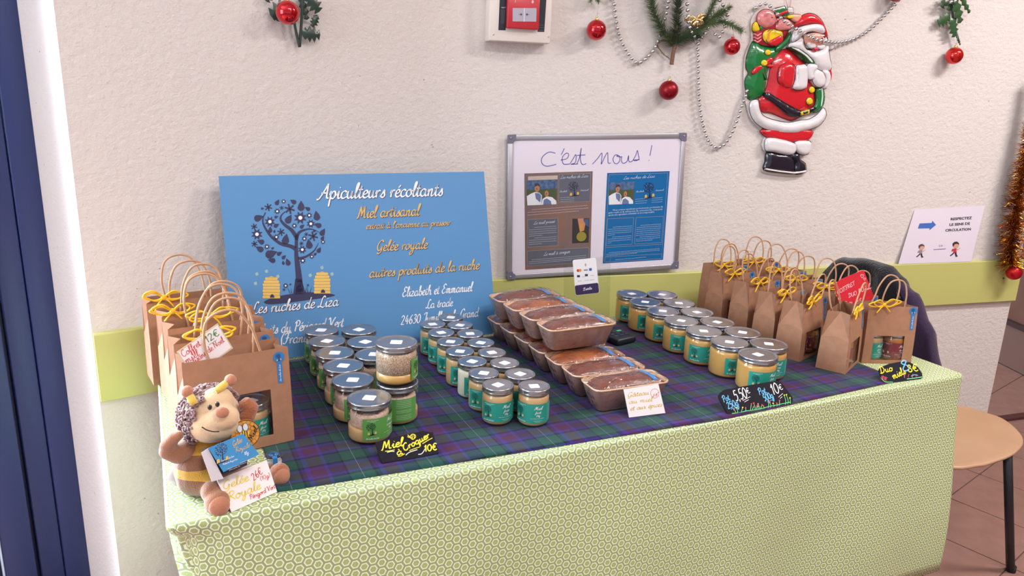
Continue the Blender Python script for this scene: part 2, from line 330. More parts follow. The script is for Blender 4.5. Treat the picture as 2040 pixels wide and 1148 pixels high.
def tree(mb, M, T, navy, gold, white, lod=0, h=0.0004, bees=None):
    """M maps emblem units (x right, y down) to the plane's (u,v)"""
    for pts, w0, w1 in TREE_BR:
        P = spline(pts, 5 if not lod else 3); Q = [M(*p) for p in P]; sc = math.dist(M(0,0), M(100,0))/100
        mb.ribbon(Q, w0*sc, navy, T, h, None, taper=lambda t, w1=w1: 1-(1-w1)*min(1, t*1.15))
    mb.flat([M(*p) for p in [(508,798),(522,700),(560,700),(588,798)]], navy, T, h)
    mb.flat([M(*p) for p in spline([(328,845),(360,825),(430,805),(520,790),(590,783),(690,788),(765,798),(740,812),(600,832),(450,852),(360,858)], 3, True)], navy, T, h)
    for i, (x, y, s_, a) in enumerate(DROPS):
        if lod and s_ < 19: continue
        a = math.radians(a); P = []
        for q in range(10 if not lod else 6):
            t = 2*PI*q/(10 if not lod else 6); rr = s_*0.5*(1-0.35*abs(math.sin(t/2))); X = -s_*0.62*math.cos(t/2)**3 if False else 0
            ux = math.cos(t)*s_*0.56; uy = math.sin(t)*s_*0.50*(1 if math.cos(t) < 0 else 1-math.cos(t)*0.85)
            ux = ux*(1.45 if math.cos(t) > 0.3 else 1)
            P.append(M(x+ux*math.cos(a)+uy*math.sin(a), y-ux*math.sin(a)+uy*math.cos(a)))
        mb.flat(P, navy, T, h)
    for x, y, s_ in STARS:
        s_ *= 1.12
        if lod and s_ < 16: continue
        n = 8 if not lod else 5
        mb.flat([M(x+s_*(1 if q % 2 else 0.55)*math.cos(PI*q/n), y+s_*(1 if q % 2 else 0.55)*math.sin(PI*q/n)) for q in range(2*n)], navy, T, h)
        if lod < 2: mb.flat([M(*p) for p in circ(x, y, s_*0.3, 8)], white, T, h*2)
    for x, y, s_ in ASTER:
        if lod and s_ < 21: continue
        for q in range(3):
            a = PI*q/3+0.3; mb.ribbon([M(x-s_*math.cos(a), y-s_*math.sin(a)), M(x+s_*math.cos(a), y+s_*math.sin(a))], s_*0.38*math.dist(M(0,0), M(100,0))/100, navy, T, h)
    for cx, cy, w_, hh in ((374,755,104,132),(688,725,98,132)):
        for q in range(7):
            f = q/7; ww = w_*0.5*(1 if f < 0.55 else math.sqrt(max(0.12, 1-((f-0.5)/0.5)**2)))*(1-0.04*(q % 2)); y0 = cy+hh/2-hh*f; y1 = cy+hh/2-hh*(f+0.9/7)
            mb.flat([M(cx-ww, y0), M(cx-ww-3, (y0+y1)/2), M(cx-ww, y1), M(cx+ww, y1), M(cx+ww+3, (y0+y1)/2), M(cx+ww, y0)], gold, T, h*1.8)
        mb.flat([M(cx-ww*0.9, cy-hh/2+6), M(cx, cy-hh/2-4), M(cx+ww*0.9, cy-hh/2+6)], gold, T, h*1.8)
        if lod < 2: mb.flat([M(cx+5+14*math.cos(PI*q/6), cy+hh/2-4-22*math.sin(PI*q/6)) for q in range(7)], navy, T, h*2.6)
    if not lod:
        for x, y in ((285,672),(277,730),(345,655),(415,687),(615,680),(688,632),(750,672)):
            mb.flat([M(x-12, y-6), M(x+4, y-14), M(x+10, y+2), M(x+2, y+10), M(x-8, y+8)], bees or gold, T, h)
        for x, y, lean in ((490,790,-18),(500,790,-6),(585,785,8),(600,785,-4),(612,785,16)):
            mb.flat([M(x-3, y), M(x+lean, y-42), M(x+3, y)], navy, T, h)

# ------------------------------------------------------------------ materials
def wall_mat():
    m = mat('plaster', (222,214,211), 0.9, bump=0.5, bscale=42, spec=0.2); nt = m.node_tree; p = nt.nodes['Principled BSDF']
    tc = [n for n in nt.nodes if n.type == 'TEX_COORD'][0]
    b = [n for n in nt.nodes if n.type == 'BUMP'][0]
    v = nt.nodes.new('ShaderNodeTexVoronoi'); v.inputs['Scale'].default_value = 55
    st = nt.nodes.new('ShaderNodeMapping'); st.inputs['Scale'].default_value = (1, 1, 1.25); nt.links.new(tc.outputs['Object'], st.inputs[0])
    no = nt.nodes.new('ShaderNodeTexNoise'); no.inputs['Scale'].default_value = 62; no.inputs['Detail'].default_value = 8; no.inputs['Roughness'].default_value = 0.62
    nt.links.new(st.outputs[0], no.inputs['Vector'])
    rp = nt.nodes.new('ShaderNodeValToRGB'); rp.color_ramp.elements[0].position = 0.34; rp.color_ramp.elements[1].position = 0.62
    nt.links.new(no.outputs['Fac'], rp.inputs['Fac']); nt.links.new(rp.outputs['Color'], b.inputs['Height'])
    b.inputs['Strength'].default_value = 0.42; b.inputs['Distance'].default_value = 0.0036
    # small dark pits
    n2 = nt.nodes.new('ShaderNodeTexNoise'); n2.inputs['Scale'].default_value = 70; n2.inputs['Detail'].default_value = 2; nt.links.new(st.outputs[0], n2.inputs['Vector'])
    r2 = nt.nodes.new('ShaderNodeValToRGB'); r2.color_ramp.elements[0].position = 0.225; r2.color_ramp.elements[1].position = 0.25
    r2.color_ramp.elements[0].color = L((168,158,152)); r2.color_ramp.elements[1].color = L((222,214,211))
    nt.links.new(n2.outputs['Fac'], r2.inputs['Fac']); nt.links.new(r2.outputs['Color'], p.inputs['Base Color'])
    return m
def hexcloth():
    m = mat('hexagon_oilcloth', (160,170,90), 0.34, spec=0.5); nt = m.node_tree; N = nt.nodes; K = nt.links.new; p = N['Principled BSDF']
    tc = [n for n in N if n.type == 'TEX_COORD'][0]
    def vm(op, a, b=None):
        n = N.new('ShaderNodeVectorMath'); n.operation = op
        for i, q in enumerate((a, b)):
            if q is None: continue
            if isinstance(q, tuple): n.inputs[i].default_value = q
            else: K(q, n.inputs[i])
        return n
    def ma(op, a, b=None):
        n = N.new('ShaderNodeMath'); n.operation = op
        for i, q in enumerate((a, b)):
            if q is None: continue
            if isinstance(q, (int, float)): n.inputs[i].default_value = q
            else: K(q, n.inputs[i])
        return n.outputs[0]
    pit = 0.0183
    uv = vm('SCALE', tc.outputs['UV']); uv.inputs['Scale'].default_value = 1/pit
    R = (1.7320508, 1, 1); H = (0.8660254, 0.5, 0)
    def cell(src):
        a = vm('MODULO', src, R).outputs[0]; a = vm('ADD', a, R).outputs[0]; a = vm('MODULO', a, R).outputs[0]; return vm('SUBTRACT', a, H).outputs[0]
    base = vm('MULTIPLY', uv.outputs[0], (1, 1, 0)).outputs[0]
    a = cell(base); b = cell(vm('ADD', base, H).outputs[0])
    a = vm('MULTIPLY', a, (1,1,0)).outputs[0]; b = vm('MULTIPLY', b, (1,1,0)).outputs[0]
    la = vm('LENGTH', a).outputs['Value']; lb = vm('LENGTH', b).outputs['Value']; sel = ma('LESS_THAN', la, lb)
    mx = N.new('ShaderNodeMix'); mx.data_type = 'VECTOR'; K(sel, mx.inputs[0]); K(b, mx.inputs[4]); K(a, mx.inputs[5])
    g = vm('ABSOLUTE', mx.outputs[1]).outputs[0]; sp = N.new('ShaderNodeSeparateXYZ'); K(g, sp.inputs[0])
    d = ma('MAXIMUM', sp.outputs[1], ma('ADD', ma('MULTIPLY', sp.outputs[0], 0.8660254), ma('MULTIPLY', sp.outputs[1], 0.5)))
    r = N.new('ShaderNodeValToRGB'); K(d, r.inputs[0]); cr = r.color_ramp; cr.interpolation = 'LINEAR'
    G, W, B = L((168,184,122)), L((234,242,208)), L((152,167,122))
    cr.elements[0].position = 0; cr.elements[0].color = L((214,222,150)); cr.elements[1].position = 1; cr.elements[1].color = B
    for pos, c in ((0.03, L((204,212,140))), (0.05, G), (0.270, G), (0.295, W), (0.385, W), (0.41, B), (0.49, B)):
        e = cr.elements.new(pos); e.color = c
    K(r.outputs[0], p.inputs['Base Color'])
    nz = N.new('ShaderNodeTexNoise'); nz.inputs['Scale'].default_value = 9; K(tc.outputs['Object'], nz.inputs['Vector'])
    bp = N.new('ShaderNodeBump'); bp.inputs['Strength'].default_value = 0.15; bp.inputs['Distance'].default_value = 0.02; K(nz.outputs['Fac'], bp.inputs['Height']); K(bp.outputs[0], p.inputs['Normal'])
    return m
def tartan():
    m = mat('tartan_wool', (30,30,70), 0.95, spec=0.1, sheen=0.15); nt = m.node_tree; N = nt.nodes; K = nt.links.new; p = N['Principled BSDF']
    tc = [n for n in N if n.type == 'TEX_COORD'][0]; sp = N.new('ShaderNodeSeparateXYZ'); K(tc.outputs['Object'], sp.inputs[0])
    def band(src, per, off, stops):
        a = N.new('ShaderNodeMath'); a.operation = 'MULTIPLY_ADD'; a.inputs[1].default_value = 1/per; a.inputs[2].default_value = off+50; K(src, a.inputs[0])
        fr = N.new('ShaderNodeMath'); fr.operation = 'FRACT'; K(a.outputs[0], fr.inputs[0])
        r = N.new('ShaderNodeValToRGB'); r.color_ramp.interpolation = 'CONSTANT'; K(fr.outputs[0], r.inputs[0]); cr = r.color_ramp
        cr.elements[0].position = 0; cr.elements[0].color = L(stops[0][1]); cr.elements[1].position = stops[1][0]; cr.elements[1].color = L(stops[1][1])
        for pos, c in stops[2:]: cr.elements.new(pos).color = L(c)
        return r.outputs[0]
    gr, nv, pu, ma_, gy, wh, bk = (34,74,66), (26,26,62), (62,41,130), (72,34,68), (36,38,74), (135,135,160), (18,17,44)
    # warp (varies with x): white hairline at the centre of the green stripe
    X = band(sp.outputs[0], 0.1245, 0.40-0.300/0.1245, ((0,gy),(0.19,bk),(0.22,gr),(0.394,wh),(0.402,gr),(0.57,bk),(0.60,gy),(0.655,pu),(0.72,ma_),(0.93,pu),(0.98,gy)))
    Y = band(sp.outputs[1], 0.0845, 0.25, ((0,bk),(0.04,gr),(0.42,bk),(0.46,gy),(0.50,pu),(0.58,ma_),(0.86,pu),(0.95,gy)))
    wv = N.new('ShaderNodeMix'); wv.data_type = 'RGBA'; wv.inputs[0].default_value = 0.5; K(X, wv.inputs[6]); K(Y, wv.inputs[7])
    K(wv.outputs[2], p.inputs['Base Color'])
    nz = N.new('ShaderNodeTexNoise'); nz.inputs['Scale'].default_value = 900; K(tc.outputs['Object'], nz.inputs['Vector'])
    bp = N.new('ShaderNodeBump'); bp.inputs['Strength'].default_value = 0.25; bp.inputs['Distance'].default_value = 0.001; K(nz.outputs['Fac'], bp.inputs['Height']); K(bp.outputs[0], p.inputs['Normal'])
    return m
PLASTER = wall_mat(); HEX = hexcloth(); TARTAN = tartan()
GREENBOARD = mat('green_lacquered_board', (198,198,122), 0.32, spec=0.5)
NAVYF = mat('navy_painted_aluminium', (38,52,104), 0.42, bump=0.03, bscale=900)
NAVYD = mat('dark_gasket', (18,24,58), 0.6); PALEEDGE = mat('pale_edge', (190,200,225), 0.4)
WHITEP = mat('white_paper', (226,218,232), 0.6); WHITE = mat('white_print', (240,240,245), 0.6); BLUEP = mat('blue_print_board', (82,138,190), 0.45)
NAVY = mat('navy_print', (44,42,82), 0.5); GOLD = mat('gold_print', (222,182,110), 0.5); HIVE = mat('hive_yellow', (228,186,92), 0.5); SHADOWP = mat('dark_blue_print', (40,50,90), 0.5); BEEP = mat('pale_bee_print', (150,180,180), 0.5)
INKBLUE = mat('blue_ink', (58,54,150), 0.5); BLACKP = mat('black_print', (32,28,34), 0.5)
KRAFT = mat('kraft_paper', (170,125,99), 0.8, var=(162,118,93), vscale=60, spec=0.2); KRAFTC = mat('paper_cord', (190,145,112), 0.8)
RAFFIA = mat('yellow_raffia', (238,184,32), 0.55); STICK = mat('blue_sticker', (48,122,188), 0.4)
FILM = glassy('clear_film', gloss=1.5, rough=0.10, bump=1.0, bscale=48, floor=0.03); GLASS = glassy('jar_glass', (246,250,248), 1.1, 0.03, floor=0.01); ACRYL = glassy('clear_acrylic', (248,250,248), 1.0, 0.02, floor=0.02)
LIDM = mat('silver_lid', (172,174,180), 0.22, metal=0.92); HONEYS = mat('creamed_honey', (212,168,122), 0.35, coat=0.3, var=(202,156,108), vscale=25, sss=0.25); HONEYB = mat('golden_honey', (218,164,96), 0.35, coat=0.3, var=(208,152,82), vscale=20, sss=0.25); HONEYP = mat('pale_honey', (232,212,188), 0.4, coat=0.3, sss=0.25); HONEYD = mat('amber_honey', (186,112,40), 0.3, coat=0.5)
WAX = mat('comb_chunk', (230,196,182), 0.5, var=(206,164,146), vscale=260, bump=0.25, bscale=300); CRUMB = mat('reddish_crumb', (150,84,66), 0.5, bump=0.8, bscale=300); SEEDY = mat('speckled_comb', (230,200,176), 0.5, var=(150,104,80), vscale=420)
TEAL = mat('teal_label', (38,142,126), 0.45); LEAF = mat('green_label', (92,152,74), 0.45); MAROON = mat('maroon_label', (120,30,48), 0.45)
RED = mat('red_gloss', (200,20,36), 0.12, metal=0.75, coat=0.6); REDM = mat('red_satin', (142,10,28), 0.35, metal=0.5); GOLDM = mat('gold_metal', (226,190,120), 0.2, metal=1); SILV = mat('silver_bead', (214,214,218), 0.12, metal=1)
SLATE = mat('black_slate', (34,31,40), 0.85, spec=0.2, bump=0.3, bscale=60); YEL = mat('yellow_chalk', (246,226,60), 0.7); WCH = mat('white_chalk', (240,240,240), 0.7); BCH = mat('light_blue_chalk', (110,190,240), 0.7); GCH = mat('green_chalk', (110,220,140), 0.7); PCH = mat('pink_chalk', (240,130,160), 0.7); RCH = mat('red_chalk', (222,62,62), 0.7)

# ------------------------------------------------------------------ the room
AL, AR = math.radians(11), math.radians(-9.5)
PR = Vector((1.86, 1.95)); dR = Vector((math.cos(AR), math.sin(AR))); PL_ = Vector((-0.152, 1.92)); dL = Vector((math.cos(AL), math.sin(AL)))
_t = ((PR-PL_).x*dR.y-(PR-PL_).y*dR.x)/(dL.x*dR.y-dL.y*dR.x); KINK = PL_+dL*_t
WEND = PR+dR*1.257
WR = Plane((PR.x, PR.y, 0), (dR.x, dR.y, 0), (0,0,1)); WL = Plane((PL_.x, PL_.y, 0), (dL.x, dL.y, 0), (0,0,1))
ZC = 3.0
def prism(poly, z0, z1, m):
    mb = MB(); n = len(poly); mb.add([(x, y, z0) for x, y in poly]+[(x, y, z1) for x, y in poly], [(i, (i+1) % n, n+(i+1) % n, n+i) for i in range(n)]+[tuple(reversed(range(n))), tuple(range(n, 2*n))], m); return mb
nR = Vector((-dR.y, dR.x)); nL = Vector((-dL.y, dL.x))
JD = Vector((-0.446, 0.895)); JE = PL_+JD*0.2; KB = KINK+(nR+nL).normalized()*0.5
_a, _b = KINK-dL*0.15, KINK+dR*0.15
ARC = [_a*(1-t)**2+KINK*2*t*(1-t)+_b*t*t for t in [i/16 for i in range(17)]]
struct(prism([PL_]+ARC[:9]+[KB, JE+Vector((0.12, 0.42)), JE+Vector((0,0.1)), JE], 0, ZC, PLASTER).build('wall_left'))
struct(prism(ARC[8:]+[WEND, WEND+nR*0.2, KB], 0, ZC, PLASTER).build('wall_back'))
BZ0, BZ1, BT = 0.668, 0.838, 0.018
def board(A, B, n, name):
    o0 = -n*BT; m = MB(); pts = [A+n*0.005, B+n*0.005, B+o0, A+o0]
    prof = [(0.005, BZ0), (-BT+0.002, BZ0), (-BT, BZ0+0.002), (-BT, BZ1-0.003), (-BT+0.003, BZ1), (0.005, BZ1)]
    m.loft([[(P.x+n.x*q, P.y+n.y*q, z) for q, z in prof] for P in (A, B)], GREENBOARD, smooth=False)
    o = struct(m.build(name)); return o
tr1 = board(PL_+dL*0.001, KINK-dL*0.0, nL, 'trim_1'); tr2 = board(KINK+dR*0.002, WEND, nR, 'trim_2')
sc = MB()
for s_, z_ in ((1.17, 0.765), (-0.32, 0.745)):
    q = WR.at(s_, z_, BT); sc.lathe([(0.0001, 0), (0.004, 0), (0.0035, 0.0015), (0.0001, 0.002)], mat('dark_screw', (90,88,70), 0.5), 10, q, WR.rot()@Matrix.Rotation(PI/2, 3, 'X'))
sc.build('screw', tr2)
# floor with separate tiles where they can be told apart
GROUT = mat('grout', (104,84,78), 0.9); TILEM = mat('brown_tile', (152,116,106), 0.55, var=(142,106,98), vscale=14, spec=0.4)
fb = MB(); fb.box((1.5, -1.2, -0.03), (12, 9.4, 0.05), GROUT); fl = struct(fb.build('floor'))
tm = MB(); tw = 0.296
tm.loft([[(x, y, z) for x, y in rrect(w_, w_, 0.004, 1)] for w_, z in ((tw, -0.006), (tw, -0.001), (tw-0.004, 0.0))], TILEM, cap0=False, smooth=False); tmesh = tm.mesh('tile')
ta = math.radians(13.5); tx = Vector((math.cos(ta), math.sin(ta))); ty = Vector((-tx.y, tx.x)); T0 = Vector((2.60, 1.535)); nt_ = 0
def vis_tile(c):
    p = ROT.transposed()@(Vector((c.x, c.y, 0))-EYEV); 
    if p.z < 0.3: return False
    x = CX+F*p.x/p.z; y = CY+F*p.y/p.z; return 1780 < x < 2330 and y < 1300
others = MB()
for i in range(-18, 20):
    for j in range(-20, 9):
        c = T0+tx*(0.3*(i+0.5))+ty*(0.3*(j+0.5))
        if not (-4.2 < c.x < 7.3 and -5.6 < c.y < 3.3): continue
        if vis_tile(c) and nt_ < 250:
            o = put('tile', tmesh, fl); o.location = (c.x, c.y, 0); o.rotation_euler = (0, 0, ta); nt_ += 1
        else:
            h_ = tw/2; q = [c+tx*a*h_+ty*b*h_ for a, b in ((-1,-1),(1,-1),(1,1),(-1,1))]
            others.add([(p.x, p.y, 0.0) for p in q], [(0,1,2,3)], TILEM)
o = others.build('distant_tiles', fl); o['kind'] = 'stuff'
# ceiling with its lamps
cb = MB(); cb.box((1.5, -1.2, ZC+0.03), (12, 8.4, 0.06), mat('ceiling_white', (225,222,216), 0.9)); struct(cb.build('ceiling'))
for i, (x, y) in enumerate(((3.0, 0.35), (0.9, -0.3), (2.4, -2.2))):
    t = thing('ceiling_lamp', ('white ceiling strip lamp nearest the right end of the wall', 'white ceiling strip lamp above the stall front', 'white ceiling strip lamp farthest from the wall')[i], 'lamp', (x, y, ZC), 0, 'ceiling strip lamps')
    a = MB(); a.rbox((0, 0, -0.02), (1.32, 0.28, 0.036), mat('lamp_housing', (235,235,235), 0.4), 0.008); a.build('housing', t)
    a = MB(); a.box((0, 0, -0.0395), (1.25, 0.22, 0.004), mat('lamp_diffuser', (255,246,235), 0.4, emit=4)); a.build('diffuser', t)
# far dark brown wall, seen past the end of the plastered wall
FARW = mat('dark_brown_panel', (114,78,64), 0.5, var=(102,68,56), vscale=5)
fd = Vector((-0.37, -0.93)).normalized(); fA = Vector((4.45, 2.75)); fn = Vector((0.93, -0.37)).normalized()
fw = struct(prism([fA-fd*1.2, fA+fd*5.5, fA+fd*5.5+fn*0.1, fA-fd*1.2+fn*0.1], 0, ZC, FARW).build('wall_right'))
bb = struct(prism([fA-fd*1.2-fn*0.016, fA+fd*5.5-fn*0.016, fA+fd*5.5, fA-fd*1.2], 0, 0.004, mat('dark_groove', (60,44,42), 0.6)).build('baseboard_right'))
for i in range(22):
    a = fA+fd*(-1.2+i*0.3+0.003); b = a+fd*0.294; prism([a-fn*0.014, b-fn*0.014, b, a], 0.004, 0.235, mat('skirting_tile', (118,90,82), 0.5)).build('skirting_tile', bb)
struct(prism([fA-fd*1.2-fn*0.03, fA+fd*5.5-fn*0.03, fA+fd*5.5, fA-fd*1.2], 0.235, 0.262, mat('dark_rail', (62,40,40), 0.5)).build('trim_3'))
tq = struct(prism([Vector((3.50,1.885)), Vector((4.3,1.775)), Vector((4.31,1.815)), Vector((3.51,1.925))], 0.0, 0.012, mat('threshold_strip', (84,46,44), 0.5)).build('trim_4'))
# blue framed glass door in the opening on the left
dn = thing('door_1', '', ''); del dn['label'], dn['category']; struct(dn); dn.location = (JE.x, JE.y, 0); fdv = Vector((-0.94, -0.34)).normalized(); dn.rotation_euler = (0, 0, math.atan2(-fdv.y, -fdv.x)); dn.scale = (0.72, 1, 1)
# local x runs to the right, so the door lies at negative x
def post(x0, x1, y0, y1, m, name, z0=0.0, z1=2.95):
    a = MB(); a.rbox(((x0+x1)/2, (y0+y1)/2, (z0+z1)/2), (x1-x0, y1-y0, z1-z0), m, 0.004); return a.build(name, dn)
post(-0.076, 0.012, -0.012, 0.06, NAVYF, 'jamb'); post(-0.152, -0.078, -0.008, 0.06, NAVYF, 'jamb')
post(-0.172, -0.150, 0.006, 0.05, NAVYD, 'gasket'); post(-0.262, -0.166, -0.02, 0.05, NAVYF, 'stile'); post(-0.266, -0.262, -0.022, 0.03, PALEEDGE, 'edge_strip'); post(-0.300, -0.266, -0.006, 0.05, NAVYD, 'glazing_bead'); post(-0.310,-0.300,-0.002,0.04,mat('light_blue_edge',(70,120,190),0.3),'glazing_edge')
post(-1.10, -0.30, 0.0, 0.05, NAVYF, 'bottom_rail', 0.0, 0.14); post(-1.10, -0.30, 0.0, 0.05, NAVYF, 'top_rail', 2.2, 2.95)
a = MB(); a.box((-0.70, 0.02, 1.17), (0.79, 0.008, 2.06), glassy('door_glass', (235,245,250), 1.0, 0.01)); a.build('glass_pane', dn)
post(-1.22, -1.10, -0.02, 0.05, NAVYF, 'stile')
ob = MB(); ob.box((-4.6, 5.2, -0.05), (9, 6.6, 0.06), mat('pale_outdoor_paving', (190,192,196), 0.8, var=(160,164,170), vscale=3)); struct(ob.build('trim_5'))

# ------------------------------------------------------------------ table, cloths
XL, XR, YB, ZT = -0.02, 1.858, 1.865, 0.75
def yf(x): return 1.146-0.026*max(0, min(1, (x-XL)/(XR-XL)))
tb = thing('trestle_table', 'long rectangular table hidden under the green hexagon cloth', 'table', (0,0,0))
m_ = MB(); m_.box(((XL+XR)/2+0.02, 1.530, ZT-0.016), (XR-XL-0.075, 0.655, 0.024), mat('table_board', (180,160,130), 0.6)); m_.build('tabletop', tb)
for x in (0.12, 1.72):
    for y in (1.25, 1.76):
        m_ = MB(); m_.tube([(x, y, ZT-0.028), (x, y, 0.0)], 0.014, mat('grey_steel', (120,120,125), 0.4, metal=0.8), 10); m_.build('leg', tb)
def perimeter():
    P = []
    def seg(a, b, n, nrm):
        for i in range(n): t = i/n; P.append(((a[0]+(b[0]-a[0])*t, a[1]+(b[1]-a[1])*t), nrm, 0))
    seg((XL, YB), (XL, yf(XL)+0.012), 42, (-1, 0))
    for i in range(13):
        t = PI/2*i/12; P.append(((XL+0.012-0.012*math.cos(t), yf(XL)+0.012-0.012*math.sin(t)), (-math.cos(t), -math.sin(t)), 1-abs(t-PI/4)/(PI/4)))
    seg((XL+0.014, yf(XL)), (XR-0.014, yf(XR)), 110, (0, -1))
    for i in range(9):
        t = PI/2*i/8; P.append(((XR-0.012+0.012*math.sin(t), yf(XR)+0.012-0.012*math.cos(t)), (math.sin(t), -math.cos(t)), 0))
    seg((XR, yf(XR)+0.014), (XR, YB), 34, (1, 0)); P.append(((XR, YB), (1, 0), 0))
    return P
def smooth01(t): t = max(0, min(1, t)); return t*t*(3-2*t)
def build_cloth():
    mb = MB(); uv = []; P = perimeter(); D = [0, 0.002, 0.005, 0.009, 0.015, 0.025, 0.04]+[0.06+0.032*i for i in range(17)]; V = []
    CL = Vector((XL, yf(XL)))
    for (p, n, c) in P:
        pv = Vector(p); al = pv.x-pv.y*0
        for d in D:
            r = 0.006
            if d < r*1.57: a = d/r; off = r*math.sin(a)-r*0; z = -(r-r*math.cos(a)); off = off
            else: off = r; z = -r-(d-r*1.57)
            k = smooth01((d-0.01)/0.5); q = pv+Vector(n)*(off-0.004)
            if n[1] < -0.5 and n[0] > -0.4:      # front: soft vertical waves growing towards the hem
                x = p[0]; edge = smooth01((x-0.05)/0.15)
                q.y -= k*edge*(0.010+0.012*math.sin(x*7.3+1.1)+0.006*math.sin(x*17+0.4)+0.010*math.sin(x*4.1+d*2))
                q.x += 0.02*k*smooth01((x-1.4)/0.4)
            elif n[0] > 0.5: q.x += k*(0.012+0.010*math.sin(p[1]*19))
            elif n[0] < -0.6: q.x += 0.05*k+k*0.010*math.sin(p[1]*26)
            # the front left corner: fabric drawn in diagonally with pinched folds
            l = (pv-CL).length; kk = smooth01((d-0.012)/0.035)
            if l < 0.085:
                w_ = 1-l/0.085; diag = Vector((0.7071, 0.7071))
                side = (pv-CL)-diag*(pv-CL).dot(diag)
                q += diag*(kk*(0.030*w_))+diag*(0.004*kk*math.sin(side.dot(Vector((0.7071,-0.7071)))*190)*min(1, w_*2.5))
                if n[0] < -0.6 or c > 0: q += Vector((0.06, 0.0))*smooth01((d-0.05)/0.22)
            V.append((q.x, q.y, ZT+z))
            if n[0] < -0.6: uv.append((XL-d, p[1]))
            elif n[0] > 0.6: uv.append((XR+d, p[1]))
            elif c > 0: uv.append((XL+n[0]*d*0.7, p[1]-d*abs(n[1])))
            else: uv.append((p[0], p[1]-d))
    nd = len(D); fs = []
    for i in range(len(P)-1):
        for j in range(nd-1): fs.append((i*nd+j, i*nd+j+1, (i+1)*nd+j+1, (i+1)*nd+j))
    mb.add(V, fs, HEX, True)
    # the top, joined to the rim by a fan of rows
    idx = [i*nd for i in range(len(P))]; cx = [V[i] for i in idx]
    b = len(mb.v); topring = [mb.v[i] for i in idx]
    mb.add(topring, [tuple(range(len(topring)))], HEX, False); uv += [(p[0], p[1]) for p in topring]
    mb.uv = uv; return mb
cl = build_cloth().build('tablecloth'); tag(cl, 'green oilcloth printed with white hexagons draped over the whole table', 'tablecloth')
sm = cl.modifiers.new('s', 'SOLIDIFY'); sm.thickness = 0.0012; sm.offset = -1
ZO = ZT+0.0022
def build_tartan():
    mb = MB(); nx, ny = 90, 40; V = []
    for i in range(nx+1):
        for j in range(ny+1):
            u, v = i/nx, j/ny; x0 = 0.151+(1.655-0.151)*u
            fy = 1.184-0.052*min(1, u/0.62)+0.016*max(0, (u-0.62)/0.38); y = fy+(1.812-fy)*v; x = x0-0.0*v
            z = ZO+0.0006*math.sin(x*31+y*9)+0.0006*math.sin(y*23-x*12); z = max(z, ZO-0.0004)
            V.append((x, y, z))
    mb.add(V, [(i*(ny+1)+j, (i+1)*(ny+1)+j, (i+1)*(ny+1)+j+1, i*(ny+1)+j+1) for i in range(nx) for j in range(ny)], TARTAN, True); return mb
tt = build_tartan().build('tartan_cloth'); tag(tt, 'navy, green and purple tartan runner spread over the green tablecloth', 'cloth')
sm = tt.modifiers.new('s', 'SOLIDIFY'); sm.thickness = 0.0016; sm.offset = -0.9
ZS = ZO+0.0014       # standing height on the runner

# ------------------------------------------------------------------ blue sign board
lean = math.radians(14.4)
SP = Plane((0.150, 1.8225, ZS+0.0006), (1,0,0), (0, math.sin(lean), math.cos(lean)))
sg = SP.empty('advertising_board', 'large light blue board with a dark tree emblem leaning against the wall', 'sign')
mb = MB(); mb.slab([(0,0),(0.697,0),(0.697,0.457),(0,0.457)], -0.004, BLUEP, TL); mb.build('panel', sg)
def cpx(x, y): return SP.px(420+x/3.103, 330+y/3.103)
mb = MB(); tree(mb, cpx, TL, NAVY, HIVE, WHITE, 0, 0.0004, BEEP); mb.build('tree_emblem', sg)['label'] = 'navy tree with blossoms between two yellow beehives'
mb = MB()
LINES = [('Apiculteurs récoltants',(662,208),(1432,186),50,WHITE,1),('Miel artisanal',(905,326),(1288,308),40,GOLD,1),("extrait à l'ancienne au pressoir",(958,393),(1480,368),23,GOLD,1),('Gelée royale',(1022,530),(1338,512),36,GOLD,1),('autres produits de la ruche',(978,693),(1658,640),36,GOLD,1),
 ('Elizabeth et Emmanuel',(1182,812),(1615,776),33,WHITE,0),('La trade',(1330,883),(1494,868),30,WHITE,0),('24630 Jumilhac le Grand',(1172,985),(1652,932),32,WHITE,0),('Les ruches de Liza',(248,917),(788,866),36,WHITE,1),('Produits du Périgord Vert',(215,1055),(818,996),34,WHITE,0),('(France)',(428,1105),(640,1085),34,WHITE,0)]
for t, a, b, xh, m, sh in LINES:
    A, B = cpx(*a), cpx(*b); k = math.dist(cpx(1000, 500), cpx(1000, 600))/100
    mb = MB()
    if sh: write(mb, t, (A[0]+0.0012, A[1]-0.0014), (B[0]+0.0012, B[1]-0.0014), xh*k*0.92, 0.27, NAVY, TL, 0.0004, 0.22)
    write(mb, t, A, B, xh*k*0.92, 0.24, m, TL, 0.0008, 0.22)
    mb.build('lettering', sg)

# ------------------------------------------------------------------ whiteboard with two posters
D2R_ = math.pi/180
B0 = WR.at(-0.856, BZ1+0.001, BT-0.001); B1 = WR.at(-0.262, BZ1+0.001, BT-0.001)
wl = math.atan2(0.006, 0.46)
WP = Plane(WR.at(-0.872, BZ1+0.0010, 0.0185), Vector((dR.x*math.cos(D2R_*1.5), dR.y*math.cos(D2R_*1.5), math.sin(D2R_*1.5))), Vector((nR.x*0.012, nR.y*0.012, 1)))
wb = WP.empty('whiteboard', 'white board in an aluminium frame standing on the green rail', 'whiteboard')
ALU = mat('brushed_aluminium', (190,188,196), 0.35, metal=0.7); CORN = mat('grey_corner_cap', (112,110,130), 0.45)
WW, HH = 0.600, 0.450
mb = MB(); mb.slab([(0.012,0.012),(WW-0.012,0.012),(WW-0.012,HH-0.012),(0.012,HH-0.012)], -0.008, mat('board_enamel', (232,226,240), 0.25), TL); mb.build('surface', wb)
